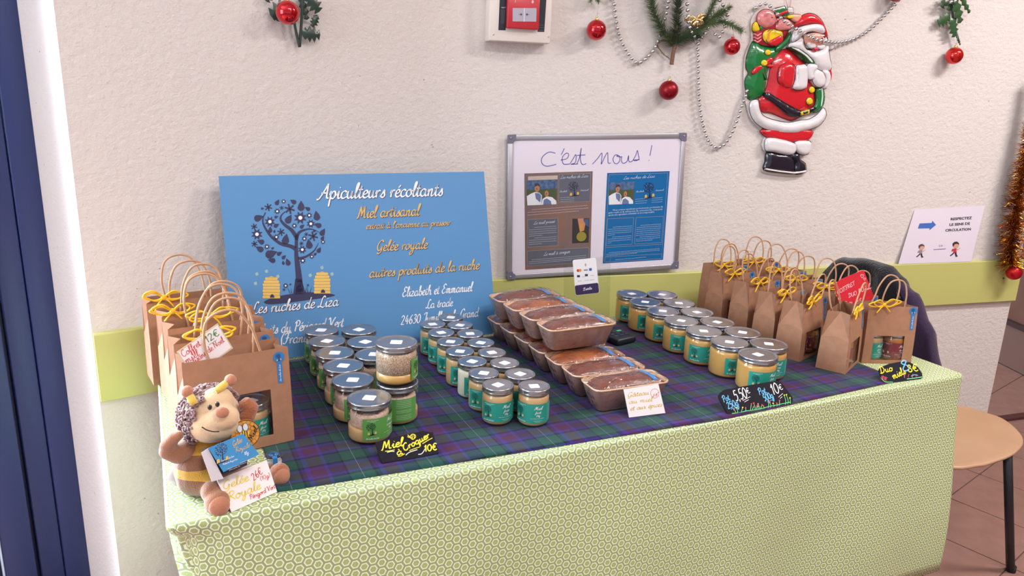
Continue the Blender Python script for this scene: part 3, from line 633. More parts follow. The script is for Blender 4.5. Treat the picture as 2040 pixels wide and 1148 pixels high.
def bar(u0, v0, u1, v1, nm):
    mb = MB(); c = TL((u0+u1)/2, (v0+v1)/2, -0.002); mb.rbox(c, (u1-u0, 0.014, v1-v0), ALU, 0.0018); mb.build(nm, wb)
bar(0.02, HH-0.016, WW-0.02, HH, 'frame_rail'); bar(0.02, 0, WW-0.02, 0.016, 'frame_rail'); bar(0, 0.02, 0.016, HH-0.02, 'frame_rail'); bar(WW-0.016, 0.02, WW, HH-0.02, 'frame_rail')
for u, v, a in ((0,0,0),(WW,0,1),(WW,HH,2),(0,HH,3)):
    mb = MB(); s1 = 1 if u == 0 else -1; s2 = 1 if v == 0 else -1
    P = [(u,v+s2*0.004),(u+s1*0.001,v+s2*0.001),(u+s1*0.004,v),(u+s1*0.026,v),(u+s1*0.026,v+s2*0.017),(u+s1*0.020,v+s2*0.019),(u+s1*0.017,v+s2*0.026),(u,v+s2*0.026)]
    if s1*s2 < 0: P = P[::-1]
    mb.slab([(x-s1*0.0008, y-s2*0.0008) for x, y in P], 0.0075, CORN, lambda a_, b_, h: TL(a_, b_, h-0.001))
    mb.lathe([(0.0001,0.001),(0.003,0.001),(0.0001,0.0014)], mat('rivet', (220,220,225), 0.3, metal=0.8), 10, TL(u+s1*0.009, v+s2*0.009, 0.0065), Matrix.Rotation(PI/2, 3, 'X'))
    mb.build('corner_cap', wb)
def wpx(x, y): return WP.px(1000+x/3.103, 250+y/3.103)
mb = MB(); rr = [(0.019+p[0]+(WW-0.038)/2, 0.016+p[1]+(HH-0.034)/2) for p in rrect(WW-0.038, HH-0.034, 0.006)]
mb.slab(rr, 0.0006, WHITEP, lambda a, b, h: TL(a, b, h+0.0001)); ps = mb.build('paper_sheet', wb)
mb = MB(); hk = math.dist(wpx(500,200), wpx(500,300))/100
def curve(pts, wd, m, T=TL, h=0.0010, M=wpx, k=6): mb.ribbon(spline([M(*p) for p in pts], k), wd, m, T, h)
for pts in ([(330,172),(290,165),(250,195),(245,230),(275,252),(335,240)], [(385,142),(366,182)], [(362,215),(400,205),(412,180),(396,172),(372,200),(380,238),(420,238)], [(420,236),(440,205),(455,180),(458,205),(450,232),(425,240),(470,238)],[(462,238),(478,200),(490,140),(484,190),(488,228),(500,242),(520,236)],[(462,186),(515,182)],
  [(558,240),(590,205),(614,172),(618,185),(612,240)],[(614,240),(636,192),(652,168),(654,200),(656,232),(672,232)],[(716,182),(698,184),(686,208),(694,232),(712,236),(728,215),(724,188),(708,190),(740,196)],[(740,190),(738,220),(750,234),(772,222),(782,186),(782,214),(790,226),(806,220)],[(806,220),(826,185),(836,155),(842,180),(846,208),(826,218),(814,214),(850,212)],[(926,122),(914,188)],[(906,214),(910,217)]):
    curve(pts, 0.0022, INKBLUE)
mb.build('handwriting', ps)
def poster(quad, label, blue):
    uv = [wpx(*q) for q in quad]; P = thing('poster', label, 'poster'); P.location = WP.at(0, 0, 0.0008); P.rotation_euler = WP.rot().to_euler(); P['group'] = 'posters on the whiteboard'
    (u0, v0), (u1, v1), (u2, v2), (u3, v3) = uv   # TL TR BR BL
    def M(s, t): # s right 0..1, t down 0..1
        a = (u0+(u1-u0)*s, v0+(v1-v0)*s); b = (u3+(u2-u3)*s, v3+(v2-v3)*s); return (a[0]+(b[0]-a[0])*t, a[1]+(b[1]-a[1])*t)
    H = math.dist(M(0,0), M(0,1)); W_ = math.dist(M(0,0), M(1,0))
    bg = mat('poster_blue', (20,104,166), 0.25) if blue else mat('poster_brown', (136,104,92), 0.2, var=(112,100,104), vscale=9)
    m = MB(); m.slab([M(0,1), M(1,1), M(1,0), M(0,0)], 0.0004, bg, TL); m.build('sheet', P)
    q = MB(); W2 = mat('poster_white', (214,226,240), 0.5); fr = mat('poster_frame', (110,170,214) if blue else (176,160,150), 0.5); pan = mat('poster_panel', (24,108,170) if blue else (96,98,112), 0.35)
    def rect(a, b, c, d, m_, h=0.0007): q.flat([M(a,d), M(c,d), M(c,b), M(a,b)], m_, TL, h)
    def line(a, b, c, d, w=0.0008): 
        for s0, t0, s1, t1 in ((a,b,c,b),(c,b,c,d),(c,d,a,d),(a,d,a,b)): q.ribbon([M(s0,t0), M(s1,t1)], w, fr, TL, 0.0010)
    if not blue:
        rect(0.5, 0.02, 0.97, 0.31, pan); rect(0.04, 0.47, 0.49, 0.76, pan); rect(0.03, 0.80, 0.97, 0.96, pan); line(0.5,0.02,0.97,0.31); line(0.04,0.47,0.49,0.76); line(0.03,0.80,0.97,0.96)
    else:
        line(0.03, 0.02, 0.97, 0.985); line(0.04, 0.50, 0.46, 0.80); line(0.50, 0.50, 0.95, 0.80); line(0.03, 0.82, 0.97, 0.93)
    # portrait photograph of two people outdoors
    a, b, c, d = (0.03, 0.075, 0.47, 0.325) if not blue else (0.04, 0.10, 0.44, 0.345)
    rect(a, b, c, d, mat('photo_grass', (74,84,52), 0.5), 0.0009)
    rect(a, b, c, b+(d-b)*0.36, mat('photo_trees', (52,74,112), 0.5, var=(90,120,160), vscale=90), 0.0011)
    def ph(pts, m_, h=0.0013): q.flat([M(a+(c-a)*x, b+(d-b)*y) for x, y in pts][::-1], m_, TL, h)
    SH, SK, HR = mat('photo_shirt', (226,228,236), 0.5), mat('photo_skin', (176,124,96), 0.5), mat('photo_hair', (70,52,46), 0.5); SB = mat('photo_shirt_shade', (104,118,160), 0.5)
    ph([(0.02,1),(0.0,0.62),(0.14,0.52),(0.28,0.46),(0.42,0.5),(0.5,0.62),(0.48,1)], SH); ph([(0.27,0.5),(0.42,0.52),(0.48,0.64),(0.44,0.9),(0.30,0.74)], SB, 0.0014); ph([(0.48,1),(0.52,0.76),(0.66,0.66),(0.84,0.7),(0.98,0.86),(0.99,1)], SH, 0.0015); ph([(0.54,1),(0.56,0.8),(0.66,0.74),(0.80,0.86),(0.82,1)], SB, 0.0016)
    ph(circ(0.34, 0.31, 0.085, 12, 0.16), SK, 0.0016); ph([(0.25,0.26),(0.28,0.13),(0.4,0.12),(0.44,0.26),(0.36,0.2)], HR, 0.0017); ph(circ(0.655, 0.55, 0.068, 12, 0.13), SK, 0.0017)
    ph([(0.32,0.30),(0.34,0.29),(0.345,0.36),(0.325,0.38)], HR, 0.0018); ph([(0.64,0.52),(0.66,0.52),(0.66,0.6),(0.64,0.6)], HR, 0.0018)
    # emblem and words
    ex, ey, es = (0.735, 0.175, 0.155) if not blue else (0.70, 0.205, 0.18)
    tree(q, lambda x, y: M(ex+(x-545)/640*es*H/W_, ey+(y-530)/640*es), TL, mat('poster_navy', (30,32,70), 0.5), HIVE, W2, 1, 0.0012)
    if blue:
        write(q, 'Les ruches de Liza', M(0.26,0.075), M(0.76,0.063), H*0.016, 0.2, W2, TL, 0.0012); write(q, 'Elizabeth', M(0.47,0.222), M(0.60,0.218), H*0.009, 0.22, W2, TL, 0.0012, k=2); write(q, 'Emmanuel', M(0.79,0.216), M(0.92,0.212), H*0.009, 0.22, W2, TL, 0.0012, k=2)
        for i in range(3): scribble(q, M(0.47, 0.30+0.023*i), M(0.66, 0.297+0.023*i), H*0.006, W2, TL, 0.0012, seed=i); scribble(q, M(0.74, 0.295+0.023*i), M(0.92, 0.292+0.023*i), H*0.006, W2, TL, 0.0012, seed=i+9)
        bl = ['Nous sommes apiculteurs professionnels, producteurs de', 'gelée royale et de miel pressé. En conversion bio, nous prati-', 'quons une apiculture artisanale et éco-responsable.']
        for i, t in enumerate(bl): bfont(q, t, M(0.12 if i == 0 else 0.05, 0.415+0.027*i), M((0.93, 0.93, 0.80)[i], 0.40+0.027*i), W2, TL, 0.0012, res=0)
        for i in range(9): scribble(q, M(0.13 if i in (0,5) else 0.06, 0.60+0.022*i), M(0.44 if i not in (4,8) else 0.12+0.05*(i==4), 0.595+0.022*i), H*0.0065, W2, TL, 0.0012, seed=20+i); scribble(q, M(0.58 if i in (0,6) else 0.52, 0.595+0.022*i), M(0.92 if i < 8 else 0.8, 0.59+0.022*i), H*0.0065, W2, TL, 0.0012, seed=40+i)
        for i in range(3): scribble(q, M(0.09 if i == 0 else 0.05, 0.885+0.018*i), M((0.93,0.93,0.55)[i], 0.87+0.018*i), H*0.0065, W2, TL, 0.0012, seed=60+i)
        scribble(q, M(0.2,0.97), M(0.72,0.958), H*0.006, W2, TL, 0.0012, seed=77)
    else:
        write(q, 'Les ruches de Liza', M(0.52,0.065), M(0.93,0.058), H*0.016, 0.2, W2, TL, 0.0012)
        write(q, 'Elizabeth', M(0.51,0.205), M(0.62,0.202), H*0.009, 0.22, W2, TL, 0.0012, k=2); write(q, 'Emmanuel', M(0.82,0.20), M(0.94,0.197), H*0.009, 0.22, W2, TL, 0.0012, k=2)
        for i in range(3): scribble(q, M(0.52, 0.262+0.02*i), M(0.73, 0.26+0.02*i), H*0.006, W2, TL, 0.0012, seed=i)
        for i in range(3): scribble(q, M(0.10 if i == 0 else 0.04, 0.375+0.027*i), M((0.95,0.95,0.8)[i], 0.355+0.027*i), H*0.0095, mat('poster_pink', (226,190,196), 0.5), TL, 0.0012, seed=i+4)
        write(q, 'Le miel pressé', M(0.13,0.525), M(0.44,0.515), H*0.016, 0.22, W2, TL, 0.0012); write(q, 'Le miel à croquer', M(0.28,0.86), M(0.68,0.845), H*0.018, 0.22, W2, TL, 0.0012)
        for i in range(9): scribble(q, M(0.14 if i in (0,5) else 0.06, 0.56+0.022*i), M(0.47 if i not in (4,8) else 0.25, 0.556+0.022*i), H*0.0068, W2, TL, 0.0012, seed=70+i)
        for i in range(3): scribble(q, M(0.1 if i == 0 else 0.05, 0.90+0.02*i), M((0.93,0.93,0.7)[i], 0.885+0.02*i), H*0.0068, W2, TL, 0.0012, seed=90+i)
        rect(0.71, 0.485, 0.965, 0.745, mat('photo_dark', (52,48,50), 0.5), 0.0009)
        def p2(pts, m_, h=0.0012): q.flat([M(0.71+0.255*x, 0.485+0.26*y) for x, y in pts][::-1], m_, TL, h)
        p2([(0.3,0),(0.65,0),(0.78,0.2),(0.7,0.5),(0.45,0.55),(0.38,0.3)], mat('photo_hand', (196,132,104), 0.5)); p2([(0.42,0.2),(0.62,0.22),(0.6,0.5),(0.44,0.52)], mat('photo_comb', (206,150,62), 0.5), 0.0014); p2(circ(0.55, 0.74, 0.3, 14, 0.2), mat('photo_honey', (150,136,54), 0.5), 0.0013)
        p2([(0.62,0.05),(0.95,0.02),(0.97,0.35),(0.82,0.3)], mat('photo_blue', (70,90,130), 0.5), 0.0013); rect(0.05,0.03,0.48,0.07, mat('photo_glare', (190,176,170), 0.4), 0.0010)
    q.build('print', P); return P
poster([(138,297),(560,283),(545,868),(143,893)], 'brown and grey poster with a portrait photo, left one on the whiteboard', False)
poster([(650,294),(1036,282),(995,830),(622,853)], 'bright blue poster with a portrait photo, right one on the whiteboard', True)

# ------------------------------------------------------------------ jars
def cyl(r, phi0=0.0):
    def T(u, v, h=0): a = u/r+phi0; return Vector(((r+h)*math.sin(a), -(r+h)*math.cos(a), v))
    return T
_stick = mat('white_sticker', (236,236,240), 0.5)
def lid_mesh(r, h0, h1):
    m = MB(); t = h1-h0
    m.lathe([(r*0.975,h0),(r*1.0,h0+0.0006),(r*1.015,h0+0.0018),(r*1.0,h0+0.003),(r*0.995,h0+t*0.55),(r*1.0,h0+t*0.72),(r*1.003,h1-0.0022),(r*0.985,h1-0.0006),(r*0.955,h1),(r*0.915,h1-0.0003),(r*0.88,h1-0.0016),(r*0.84,h1-0.0018),(r*0.60,h1-0.0016),(0.0003,h1-0.0015)], LIDM, 40); return m.mesh('lid')
def sticker_mesh(s, z):
    m = MB(); m.slab([(p[0], p[1]) for p in rrect(s, s, s*0.12, 2)], 0.00025, _stick, lambda u, v, h: Vector((u, v, z+h))); return m.mesh('lid_sticker')
def label_mesh(r, W, z0, z1, base, kind):
    T = cyl(r+0.0003); m = MB(); n = 26; H = z1-z0
    vs = []; 
    for i in range(n+1): u = -W/2+W*i/n; vs += [T(u, z0, 0), T(u, z1, 0)]
    m.add(vs, [(2*i, 2*i+2, 2*i+3, 2*i+1) for i in range(n)], base, True); lab = m.mesh('label')
    p = MB(); WL_ = WHITE; L0 = -W/2
    if kind == 'back':
        for i in range(12):
            if i in (5, 8): continue
            scribble(p, (L0+W*0.5-0.016, z1-H*0.08-i*H*0.075), (L0+W*0.5+0.016, z1-H*0.08-i*H*0.075), 0.0011, WL_, T, 0.0003, seed=i)
        return lab, p.mesh('label_print')
    cx = L0+W*0.19; es = H*0.60
    M = lambda x, y: (cx+(x-545)/640*es, z0+H*0.50-(y-560)/640*es)
    tree(p, M, T, mat('label_navy', (12,22,36), 0.5), mat('label_hive', (222,190,120), 0.5), WL_, 2, 0.0002)
    for i in range(2): scribble(p, (cx-0.010+i*0.006, z1-H*(0.09+0.055*i)), (cx+0.012-i*0.006, z1-H*(0.09+0.055*i)), 0.0012, WL_, T, 0.0003, seed=i)
    write(p, 'Les ruches de Liza', (cx-0.0125, z0+H*0.055), (cx+0.0125, z0+H*0.055), 0.0016, 0.3, WL_, T, 0.0004, k=2)
    c2 = L0+W*0.60; k = H/0.042
    t2, t3 = {'teal': ('forêt','250g'), 'big': ('forêt','500g'), 'leaf': ('à croquer','350g'), 'maroon': ('épices','250g')}[kind]
    write(p, 'Miel', (c2-0.0085*k, z1-H*0.28), (c2+0.0085*k, z1-H*0.28), 0.0036*k, 0.26, WL_, T, 0.0004, k=3)
    q = 0.006*k*(1.5 if kind == 'leaf' else 1)
    write(p, t2, (c2-q, z1-H*0.48), (c2+q, z1-H*0.48), 0.0024*k, 0.28, WL_, T, 0.0004, k=2); write(p, t3, (c2-0.0042*k, z1-H*0.64), (c2+0.0042*k, z1-H*0.64), 0.0020*k, 0.3, WL_, T, 0.0004, k=2)
    scribble(p, (c2-0.016*k, z0+H*0.24), (c2+0.016*k, z0+H*0.24), 0.0013, WL_, T, 0.0003, seed=5); scribble(p, (c2-0.009*k, z0+H*0.13), (c2+0.009*k, z0+H*0.13), 0.001, WL_, T, 0.0003, seed=6); scribble(p, (c2-0.006*k, z0+H*0.07), (c2+0.006*k, z0+H*0.07), 0.001, WL_, T, 0.0003, seed=7)
    for i in range(9): scribble(p, (L0+W*0.84, z1-H*(0.09+0.095*i)), (L0+W*0.96, z1-H*(0.09+0.095*i)), 0.001, WL_, T, 0.0003, seed=30+i)
    return lab, p.mesh('label_print')
def glass_mesh(r, zs, rn):
    m = MB(); m.lathe([(r*0.55,0.0004),(r*0.86,0.0),(r*0.955,0.0022),(r,0.0075),(r,zs-0.008),(r*0.985,zs-0.003),(r*0.93,zs),(rn,zs+0.003),(rn,zs+0.008)], GLASS, 40); return m.mesh('glass')
def jar_kind(r, H, content, kind, base, lw, zl, sq):
    hl = 0.0125; zs = H-hl-0.003; rn = r*0.93
    d = {'glass': glass_mesh(r, zs, rn), 'lid': lid_mesh(r*0.995, H-hl, H), 'sticker': sticker_mesh(sq, H-0.0017)}
    d['label'], d['print'] = label_mesh(r, lw, zl[0], zl[1], base, kind); d['r'] = r; d['H'] = H
    q = r-0.0013
    def cont(mm, name='honey'):
        m = MB(); m.lathe([(0.0004,0.003),(q*0.86,0.003),(q*0.96,0.0055),(q,0.009),(q,zs-0.009),(q*0.98,zs-0.004),(q*0.92,zs-0.0005),(0.0004,zs)], mm, 32); return m.mesh(name)
    d['contents'] = [cont(c) for c in content]; return d
SMALL = jar_kind(0.0330, 0.0815, [HONEYS, HONEYP, HONEYD], 'teal', TEAL, 0.094, (0.011, 0.053), 0.0205)
BIG = jar_kind(0.0462, 0.0845, [HONEYB], 'big', TEAL, 0.098, (0.013, 0.055), 0.0215)
CROQ = jar_kind(0.0428, 0.0835, [HONEYS], 'leaf', LEAF, 0.098, (0.012, 0.056), 0.0235)
MARO = jar_kind(0.0330, 0.0815, [HONEYD], 'maroon', MAROON, 0.094, (0.011, 0.053), 0.0205)
cl_, cp_ = label_mesh(0.0428, 0.06, 0.012, 0.060, LEAF, 'back')
def make_jar(K, name, label, cat, group, loc, rz, ci=0, sticker_a=0.6, back=False):
    t = thing(name, label, cat, loc, 0, group)
    g = put('glass', K['glass'], t); put('honey', K['contents'][ci], t)
    l = put('lid', K['lid'], t); s_ = put('lid_sticker', K['sticker'], l); s_.rotation_euler = (0, 0, sticker_a)
    lb = put('label', cl_ if back else K['label'], t); lb.rotation_euler = (0, 0, rz); put('label_print', cp_ if back else K['print'], lb); return t
ORD = ['first', 'second', 'third', 'fourth', 'fifth', 'sixth', 'seventh', 'eighth']
jr = random.Random(3)
def D2R(a): return math.radians(a)
GS = 'small jars of creamed honey'; GB = 'large jars of golden honey'; GC = 'jars of honey with comb'
# label turns are measured from the front of the stall where the customer stands
sl = [(0.612,1.301,18,0),(0.611,1.372,21,0),(0.615,1.446,51,1),(0.614,1.517,43,0),(0.618,1.588,16,0),(0.621,1.660,7,0),(0.624,1.731,26,0)]
def V_(x, y, a): return math.radians(a)-math.atan2(x, y)
for i, (x, y, a, ci) in enumerate(sl):
    make_jar(SMALL, 'honey_jar', f'{"pale whitish" if ci else "small"} honey jar, {ORD[i]} from the front in the left file of small jars', 'jar', GS, (x, y, ZS), V_(x, y, a), ci, jr.uniform(0, 1.6))
sr = [(0.679,1.268,2,0),(0.682,1.340,20,0),(0.679,1.412,30,0),(0.680,1.484,40,0),(0.683,1.556,30,0),(0.685,1.628,35,0),(0.687,1.700,30,0),(0.689,1.771,20,0)]
for i, (x, y, a, ci) in enumerate(sr):
    make_jar(SMALL, 'honey_jar', f'small honey jar, {ORD[i]} from the front in the right file of small jars', 'jar', GS, (x, y, ZS), V_(x, y, a), ci, jr.uniform(0, 1.6))
bl_ = [(1.262,1.245,42),(1.261,1.342,54),(1.257,1.435,17),(1.258,1.529,30),(1.266,1.622,34),(1.273,1.716,39),(1.288,1.806,19)]
for i, (x, y, a) in enumerate(bl_):
    make_jar(BIG, 'honey_jar', f'large honey jar, {ORD[i]} from the front in the left file of large jars', 'jar', GB, (x, y, ZS), V_(x, y, a), 0, jr.uniform(0, 1.2))
br = [(1.345,1.296,26),(1.347,1.391,30),(1.344,1.485,20),(1.352,1.579,30),(1.362,1.673,30),(1.372,1.768,20)]
for i, (x, y, a) in enumerate(br):
    make_jar(BIG, 'honey_jar', f'large honey jar, {ORD[i]} from the front in the right file of large jars', 'jar', GB, (x, y, ZS), V_(x, y, a), 0, jr.uniform(0, 1.2))
# comb honey jars: honey at the bottom, a chunk of comb with crumbs above it
def croq_contents(zh, seed):
    r = 0.0413; q = random.Random(seed); m = MB()
    m.lathe([(0.0004,0.003),(r*0.86,0.003),(r*0.96,0.0055),(r,0.009),(r,zh-0.001),(r*0.98,zh),(0.0004,zh+0.0005)], HONEYS, 32); a = m.mesh('honey')
    m = MB(); rings = []
    for z, k in ((zh-0.002,0.86),(zh+0.006,0.90),(zh+0.014,0.885),(zh+0.022,0.90),(0.0585,0.86),(0.0615,0.75)):
        rings.append([(r*k*math.cos(2*PI*j/28)*(1+0.03*q.uniform(-1,1)), r*k*math.sin(2*PI*j/28)*(1+0.03*q.uniform(-1,1)), z+0.0012*q.uniform(-1,1)) for j in range(28)])
    m.loft(rings, WAX); b = m.mesh('comb_chunk')
    m = MB()
    for i in range(46):
        t = q.uniform(0, 2*PI); rr = r*0.78*math.sqrt(q.random()); s_ = q.uniform(0.0022, 0.005)
        m.ell((rr*math.cos(t), rr*math.sin(t), 0.0615+q.uniform(0,0.002)), (s_, s_*q.uniform(0.6,1), s_*0.6), CRUMB, Matrix.Rotation(q.uniform(0,3), 3, 'Z'), 7, 5)
    c = m.mesh('wax_crumbs'); return a, b, c
CC = [croq_contents(0.031, 1), croq_contents(0.027, 2)]
mm = MB(); r = 0.0411; mm.lathe([(r*0.9,0.0225),(r,0.0245),(r,0.060),(r*0.97,0.066),(r*0.9,0.068),(0.0004,0.0682)], SEEDY, 32); SEED = mm.mesh('comb_chunk')
mm = MB(); mm.lathe([(0.0004,0.003),(r*0.86,0.003),(r*0.96,0.0055),(r,0.009),(r,0.0235),(0.0004,0.0245)], HONEYB, 32); SEEDH = mm.mesh('honey')
def make_croq(label, loc, rz, k, back=False, seedy=False):
    t = thing('comb_honey_jar', label, 'jar', loc, 0, GC); put('glass', CROQ['glass'], t)
    if seedy: put('honey', SEEDH, t); put('comb_chunk', SEED, t)['label'] = 'speckled brown comb filling the jar'
    else:
        a, b, c = CC[k % 2]; put('honey', a, t); ch = put('comb_chunk', b, t); o = put('wax_crumbs', c, ch); o['kind'] = 'stuff'
    l = put('lid', CROQ['lid'], t); s_ = put('lid_sticker', CROQ['sticker'], l); s_.rotation_euler = (0, 0, jr.uniform(0.5, 1.2))
    lb = put('label', cl_ if back else CROQ['label'], t); lb.rotation_euler = (0, 0, rz); put('label_print', cp_ if back else CROQ['print'], lb)
for i, (x, y, a) in enumerate([(0.349,1.326,47),(0.342,1.428,40),(0.343,1.514,24),(0.344,1.600,10),(0.345,1.686,0),(0.349,1.772,-5)]):
    make_croq(f'comb honey jar, {ORD[i]} from the front in the left file of comb jars', (x, y, ZS), V_(x, y, a), i)
make_croq('comb honey jar with a text-only green label, carrying another jar on its lid', (0.424,1.386,ZS), V_(0.424,1.386,18), 1, back=True)
make_croq('speckled comb honey jar standing on the lid of another jar', (0.424,1.392,ZS+0.0836), V_(0.424,1.39,108), 0, seedy=True)
for i, (x, y) in enumerate([(0.424,1.560),(0.427,1.650),(0.436,1.745)]):
    make_croq(f'comb honey jar, {ORD[2-i]} from the back in the right file of comb jars', (x, y, ZS), D2R(50), i)

# ------------------------------------------------------------------ paper gift bags
BAGIN = mat('kraft_inside', (150,108,82), 0.9)
def bow_mesh(seed, s=1.0, tails=True):
    q = random.Random(seed); m = MB()
    for sd in (-1, 1):
        for k in range(2):
            L_ = s*(0.026+0.010*q.random())*(1-0.2*k); up = s*(0.006*q.uniform(-0.4, 1.2)); w_ = s*(0.006+0.002*k)
            P = [(0,-0.002,0),(sd*L_*0.5,-0.004-0.002*k,up*0.6+w_),(sd*L_,-0.005,up+w_*0.2),(sd*L_*0.9,-0.005,up-w_*0.5),(sd*L_*0.4,-0.003,up*0.2-w_*0.7),(0,-0.002,0)]
            m.tube(spline(P, 5), 0.0019*s, RAFFIA, 5, flat=0.7)
        if tails:
            a = q.uniform(-0.5, 0.5); P = [(0,-0.003,0),(sd*s*0.008,-0.005,-s*0.008),(sd*s*(0.012+0.008*q.random()),-0.005,-s*(0.014+0.008*q.random()))]
            m.tube(spline(P, 4), 0.0018*s, RAFFIA, 5, flat=0.6)
    m.ell((0,-0.003,0), (0.0042*s,0.003*s,0.0045*s), RAFFIA, None, 10, 6); return m.mesh('bow')
def sticker_bag(w_, h_, u, v, s=1.0):
    m = MB(); T = lambda a, b, h=0: Vector((a, 0.010*(b/h_)**2-0.0006-h, b)); m.slab(circ(u, v, 0.0105*s, 20), 0.0003, STICK, T)
    m.slab([(u-0.0045*s,v-(0.050-0.007*i)*s) for i in range(7)][::-1]+[(u+0.0045*s,v-(0.050-0.007*i)*s) for i in range(7)], 0.0003, STICK, T)
    e = 0.014*s; tree(m, lambda x, y: (u+(x-545)/640*e, v-(y-530)/640*e), T, NAVY, HIVE, WHITE, 2, 0.0006)
    write(m, 'Les ruches de Liza', (u+0.0012*s, v-0.047*s), (u+0.0012*s, v-0.014*s), 0.0017*s, 0.25, WHITE, T, 0.0007, k=2); return m
def bag_parts(w_, d_, h_, win, hh, bs, bx, sk):
    """meshes of one bag; origin at the middle of the front edge of its base, front towards -y"""
    m = MB(); x0, x1 = -w_/2, w_/2; e = 0.0005
    def quad(vs, mt=KRAFT): m.add(vs, [(0,1,2,3)], mt)
    a, b, c, d = win
    F_ = lambda x, z: (x*(1-0.02*z/h_), 0.010*(z/h_)**2, z)
    for X0, Z0, X1, Z1 in ((x0,0,a,h_),(b,0,x1,h_),(a,0,b,c),(a,d,b,h_)): 
        n = 6; 
        for k in range(n):
            z0 = Z0+(Z1-Z0)*k/n; z1 = Z0+(Z1-Z0)*(k+1)/n; quad([F_(X0,z0),F_(X1,z0),F_(X1,z1),F_(X0,z1)])
    Bk = lambda x, z: (x*(1-0.02*z/h_), d_-0.010*(z/h_)**2, z)
    quad([Bk(x1,0),Bk(x0,0),Bk(x0,h_),Bk(x1,h_)]); quad([(x0,0,0),(x0,d_,0),(x1,d_,0),(x1,0,0)])
    zf = h_*0.32
    for s_ in (-1, 1):
        X = s_*w_/2; t = X*0.98; mid = (X-s_*0.020, d_/2, h_); lo = (X, d_/2, zf)
        vs = [(X,0,0),(X,d_,0),lo,F_(X,h_),Bk(X,h_),mid,F_(X,h_*0.55),Bk(X,h_*0.55),(X-s_*0.002,d_/2,h_*0.6)]
        fs = [(0,1,2),(0,2,6),(1,7,2),(2,8,6),(2,7,8),(6,8,5,3),(7,4,5,8)]
        if s_ > 0: fs = [tuple(reversed(f)) for f in fs]
        m.add(vs, fs, KRAFT)
    body = m.mesh('bag_body')
    m = MB(); m.add([(a-0.002,0.0012,c-0.002),(b+0.002,0.0012,c-0.002),(b+0.002,0.0040,d+0.002),(a-0.002,0.0040,d+0.002)], [(0,1,2,3)], glassy('bag_window_film', gloss=1.3, rough=0.08, bump=0.2, bscale=40, floor=0.03) if 'bag_window_film' not in MATS else MATS['bag_window_film']); win_ = m.mesh('window_film')
    hs = []
    for k, (y, ln) in enumerate(((0.0125, -0.004), (d_-0.0125, 0.016))):
        m = MB(); hw = w_*0.235; P = [(-hw,y,h_-0.035),(-hw*0.98,y,h_),(-hw*0.95,y+ln*0.4,h_+hh*0.45),(-hw*0.62,y+ln*0.8,h_+hh*0.88),(0,y+ln,h_+hh),(hw*0.62,y+ln*0.8,h_+hh*0.88),(hw*0.95,y+ln*0.4,h_+hh*0.45),(hw*0.98,y,h_),(hw,y,h_-0.035)]
        m.tube(spline(P, 5), 0.0021*bs, KRAFTC, 7); hs.append(m.mesh('handle'))
    st = sticker_bag(w_, h_, x1-sk, h_-sk*0.85, 1.0).mesh('sticker')
    return dict(body=body, win=win_, handles=hs, bow=None, sticker=st, h=h_, bx=bx, bs=bs)
def make_bag(K, label, group, loc, rz, seed, lean_h=(0,0), bow=True, bs=1.0, bx=None, bow_up=0.006):
    t = thing('gift_bag', label, 'bag', loc, rz, group); put('bag_body', K['body'], t); put('window_film', K['win'], t)
    for i, h in enumerate(K['handles']):
        o = put('handle', h, t); a = lean_h[i]
        o.matrix_local = Matrix.Translation((0, K_y(K, i), K['h']-0.01))@Matrix.Rotation(a, 4, 'Y')@Matrix.Translation((0, -K_y(K, i), -(K['h']-0.01)))
    if bow: o = put('bow', bow_mesh(seed, bs), t); o.location = ((K['bx'] if bx is None else bx), 0.006, K['h']+bow_up)
    put('sticker', K['sticker'], t) 
    return t
def K_y(K, i): return 0.0125 if i == 0 else 0.065
BIGBAG = bag_parts(0.190, 0.080, 0.188, (-0.068, 0.056, 0.022, 0.112), 0.088, 1.15, -0.035, 0.020)
SMBAG = bag_parts(0.136, 0.074, 0.155, (-0.044, 0.040, 0.010, 0.076), 0.072, 1.0, -0.030, 0.013)
lefts = [(0.117,1.352,8,'with a window, nearest the plush bee'),(0.108,1.462,9,'second from the plush bee'),(0.101,1.560,9,'third from the plush bee'),(0.092,1.652,10,'fourth from the plush bee'),(0.064,1.765,9,'farthest from the plush bee, by the wall')]
for i, (x, y, a, s) in enumerate(lefts):
    make_bag(BIGBAG, 'large brown gift bag '+s, 'large paper gift bags on the left end', (x, y, ZS-0.0005), D2R(a), 10+i, ((-0.25,0.12),(0.1,0.2),(0.25,-0.1),(-0.1,0.15),(0.0,-0.12))[i], i != 0, (1,1.5,1.5,1.5,1.5)[i], (0,-0.03,-0.012,-0.072,-0.058)[i], (0,0.012,0.02,0.012,0.012)[i])
rights = [ # x, y of the front edge's left corner, rotation, words
 (1.664,1.276,-22.6,'with two jars in its window, rightmost of all'),(1.546,1.226,26,'standing edgeways, nearest the table edge'),(1.503,1.337,17,'second from the table edge in the left file'),
 (1.500,1.432,10,'third from the table edge in the left file'),(1.512,1.547,7,'fourth from the table edge in the left file'),(1.516,1.660,5,'fifth from the table edge in the left file'),
 (1.560,1.765,-8,'at the back of the left file'),(1.705,1.790,-14,'at the back of the right file'),(1.690,1.672,-18,'second from the wall in the right file'),(1.655,1.568,-14,'third from the wall in the right file'),(1.668,1.468,-18,'just left of the red price card'),(1.655,1.375,-14,'directly behind the red price card')]
bagt = []
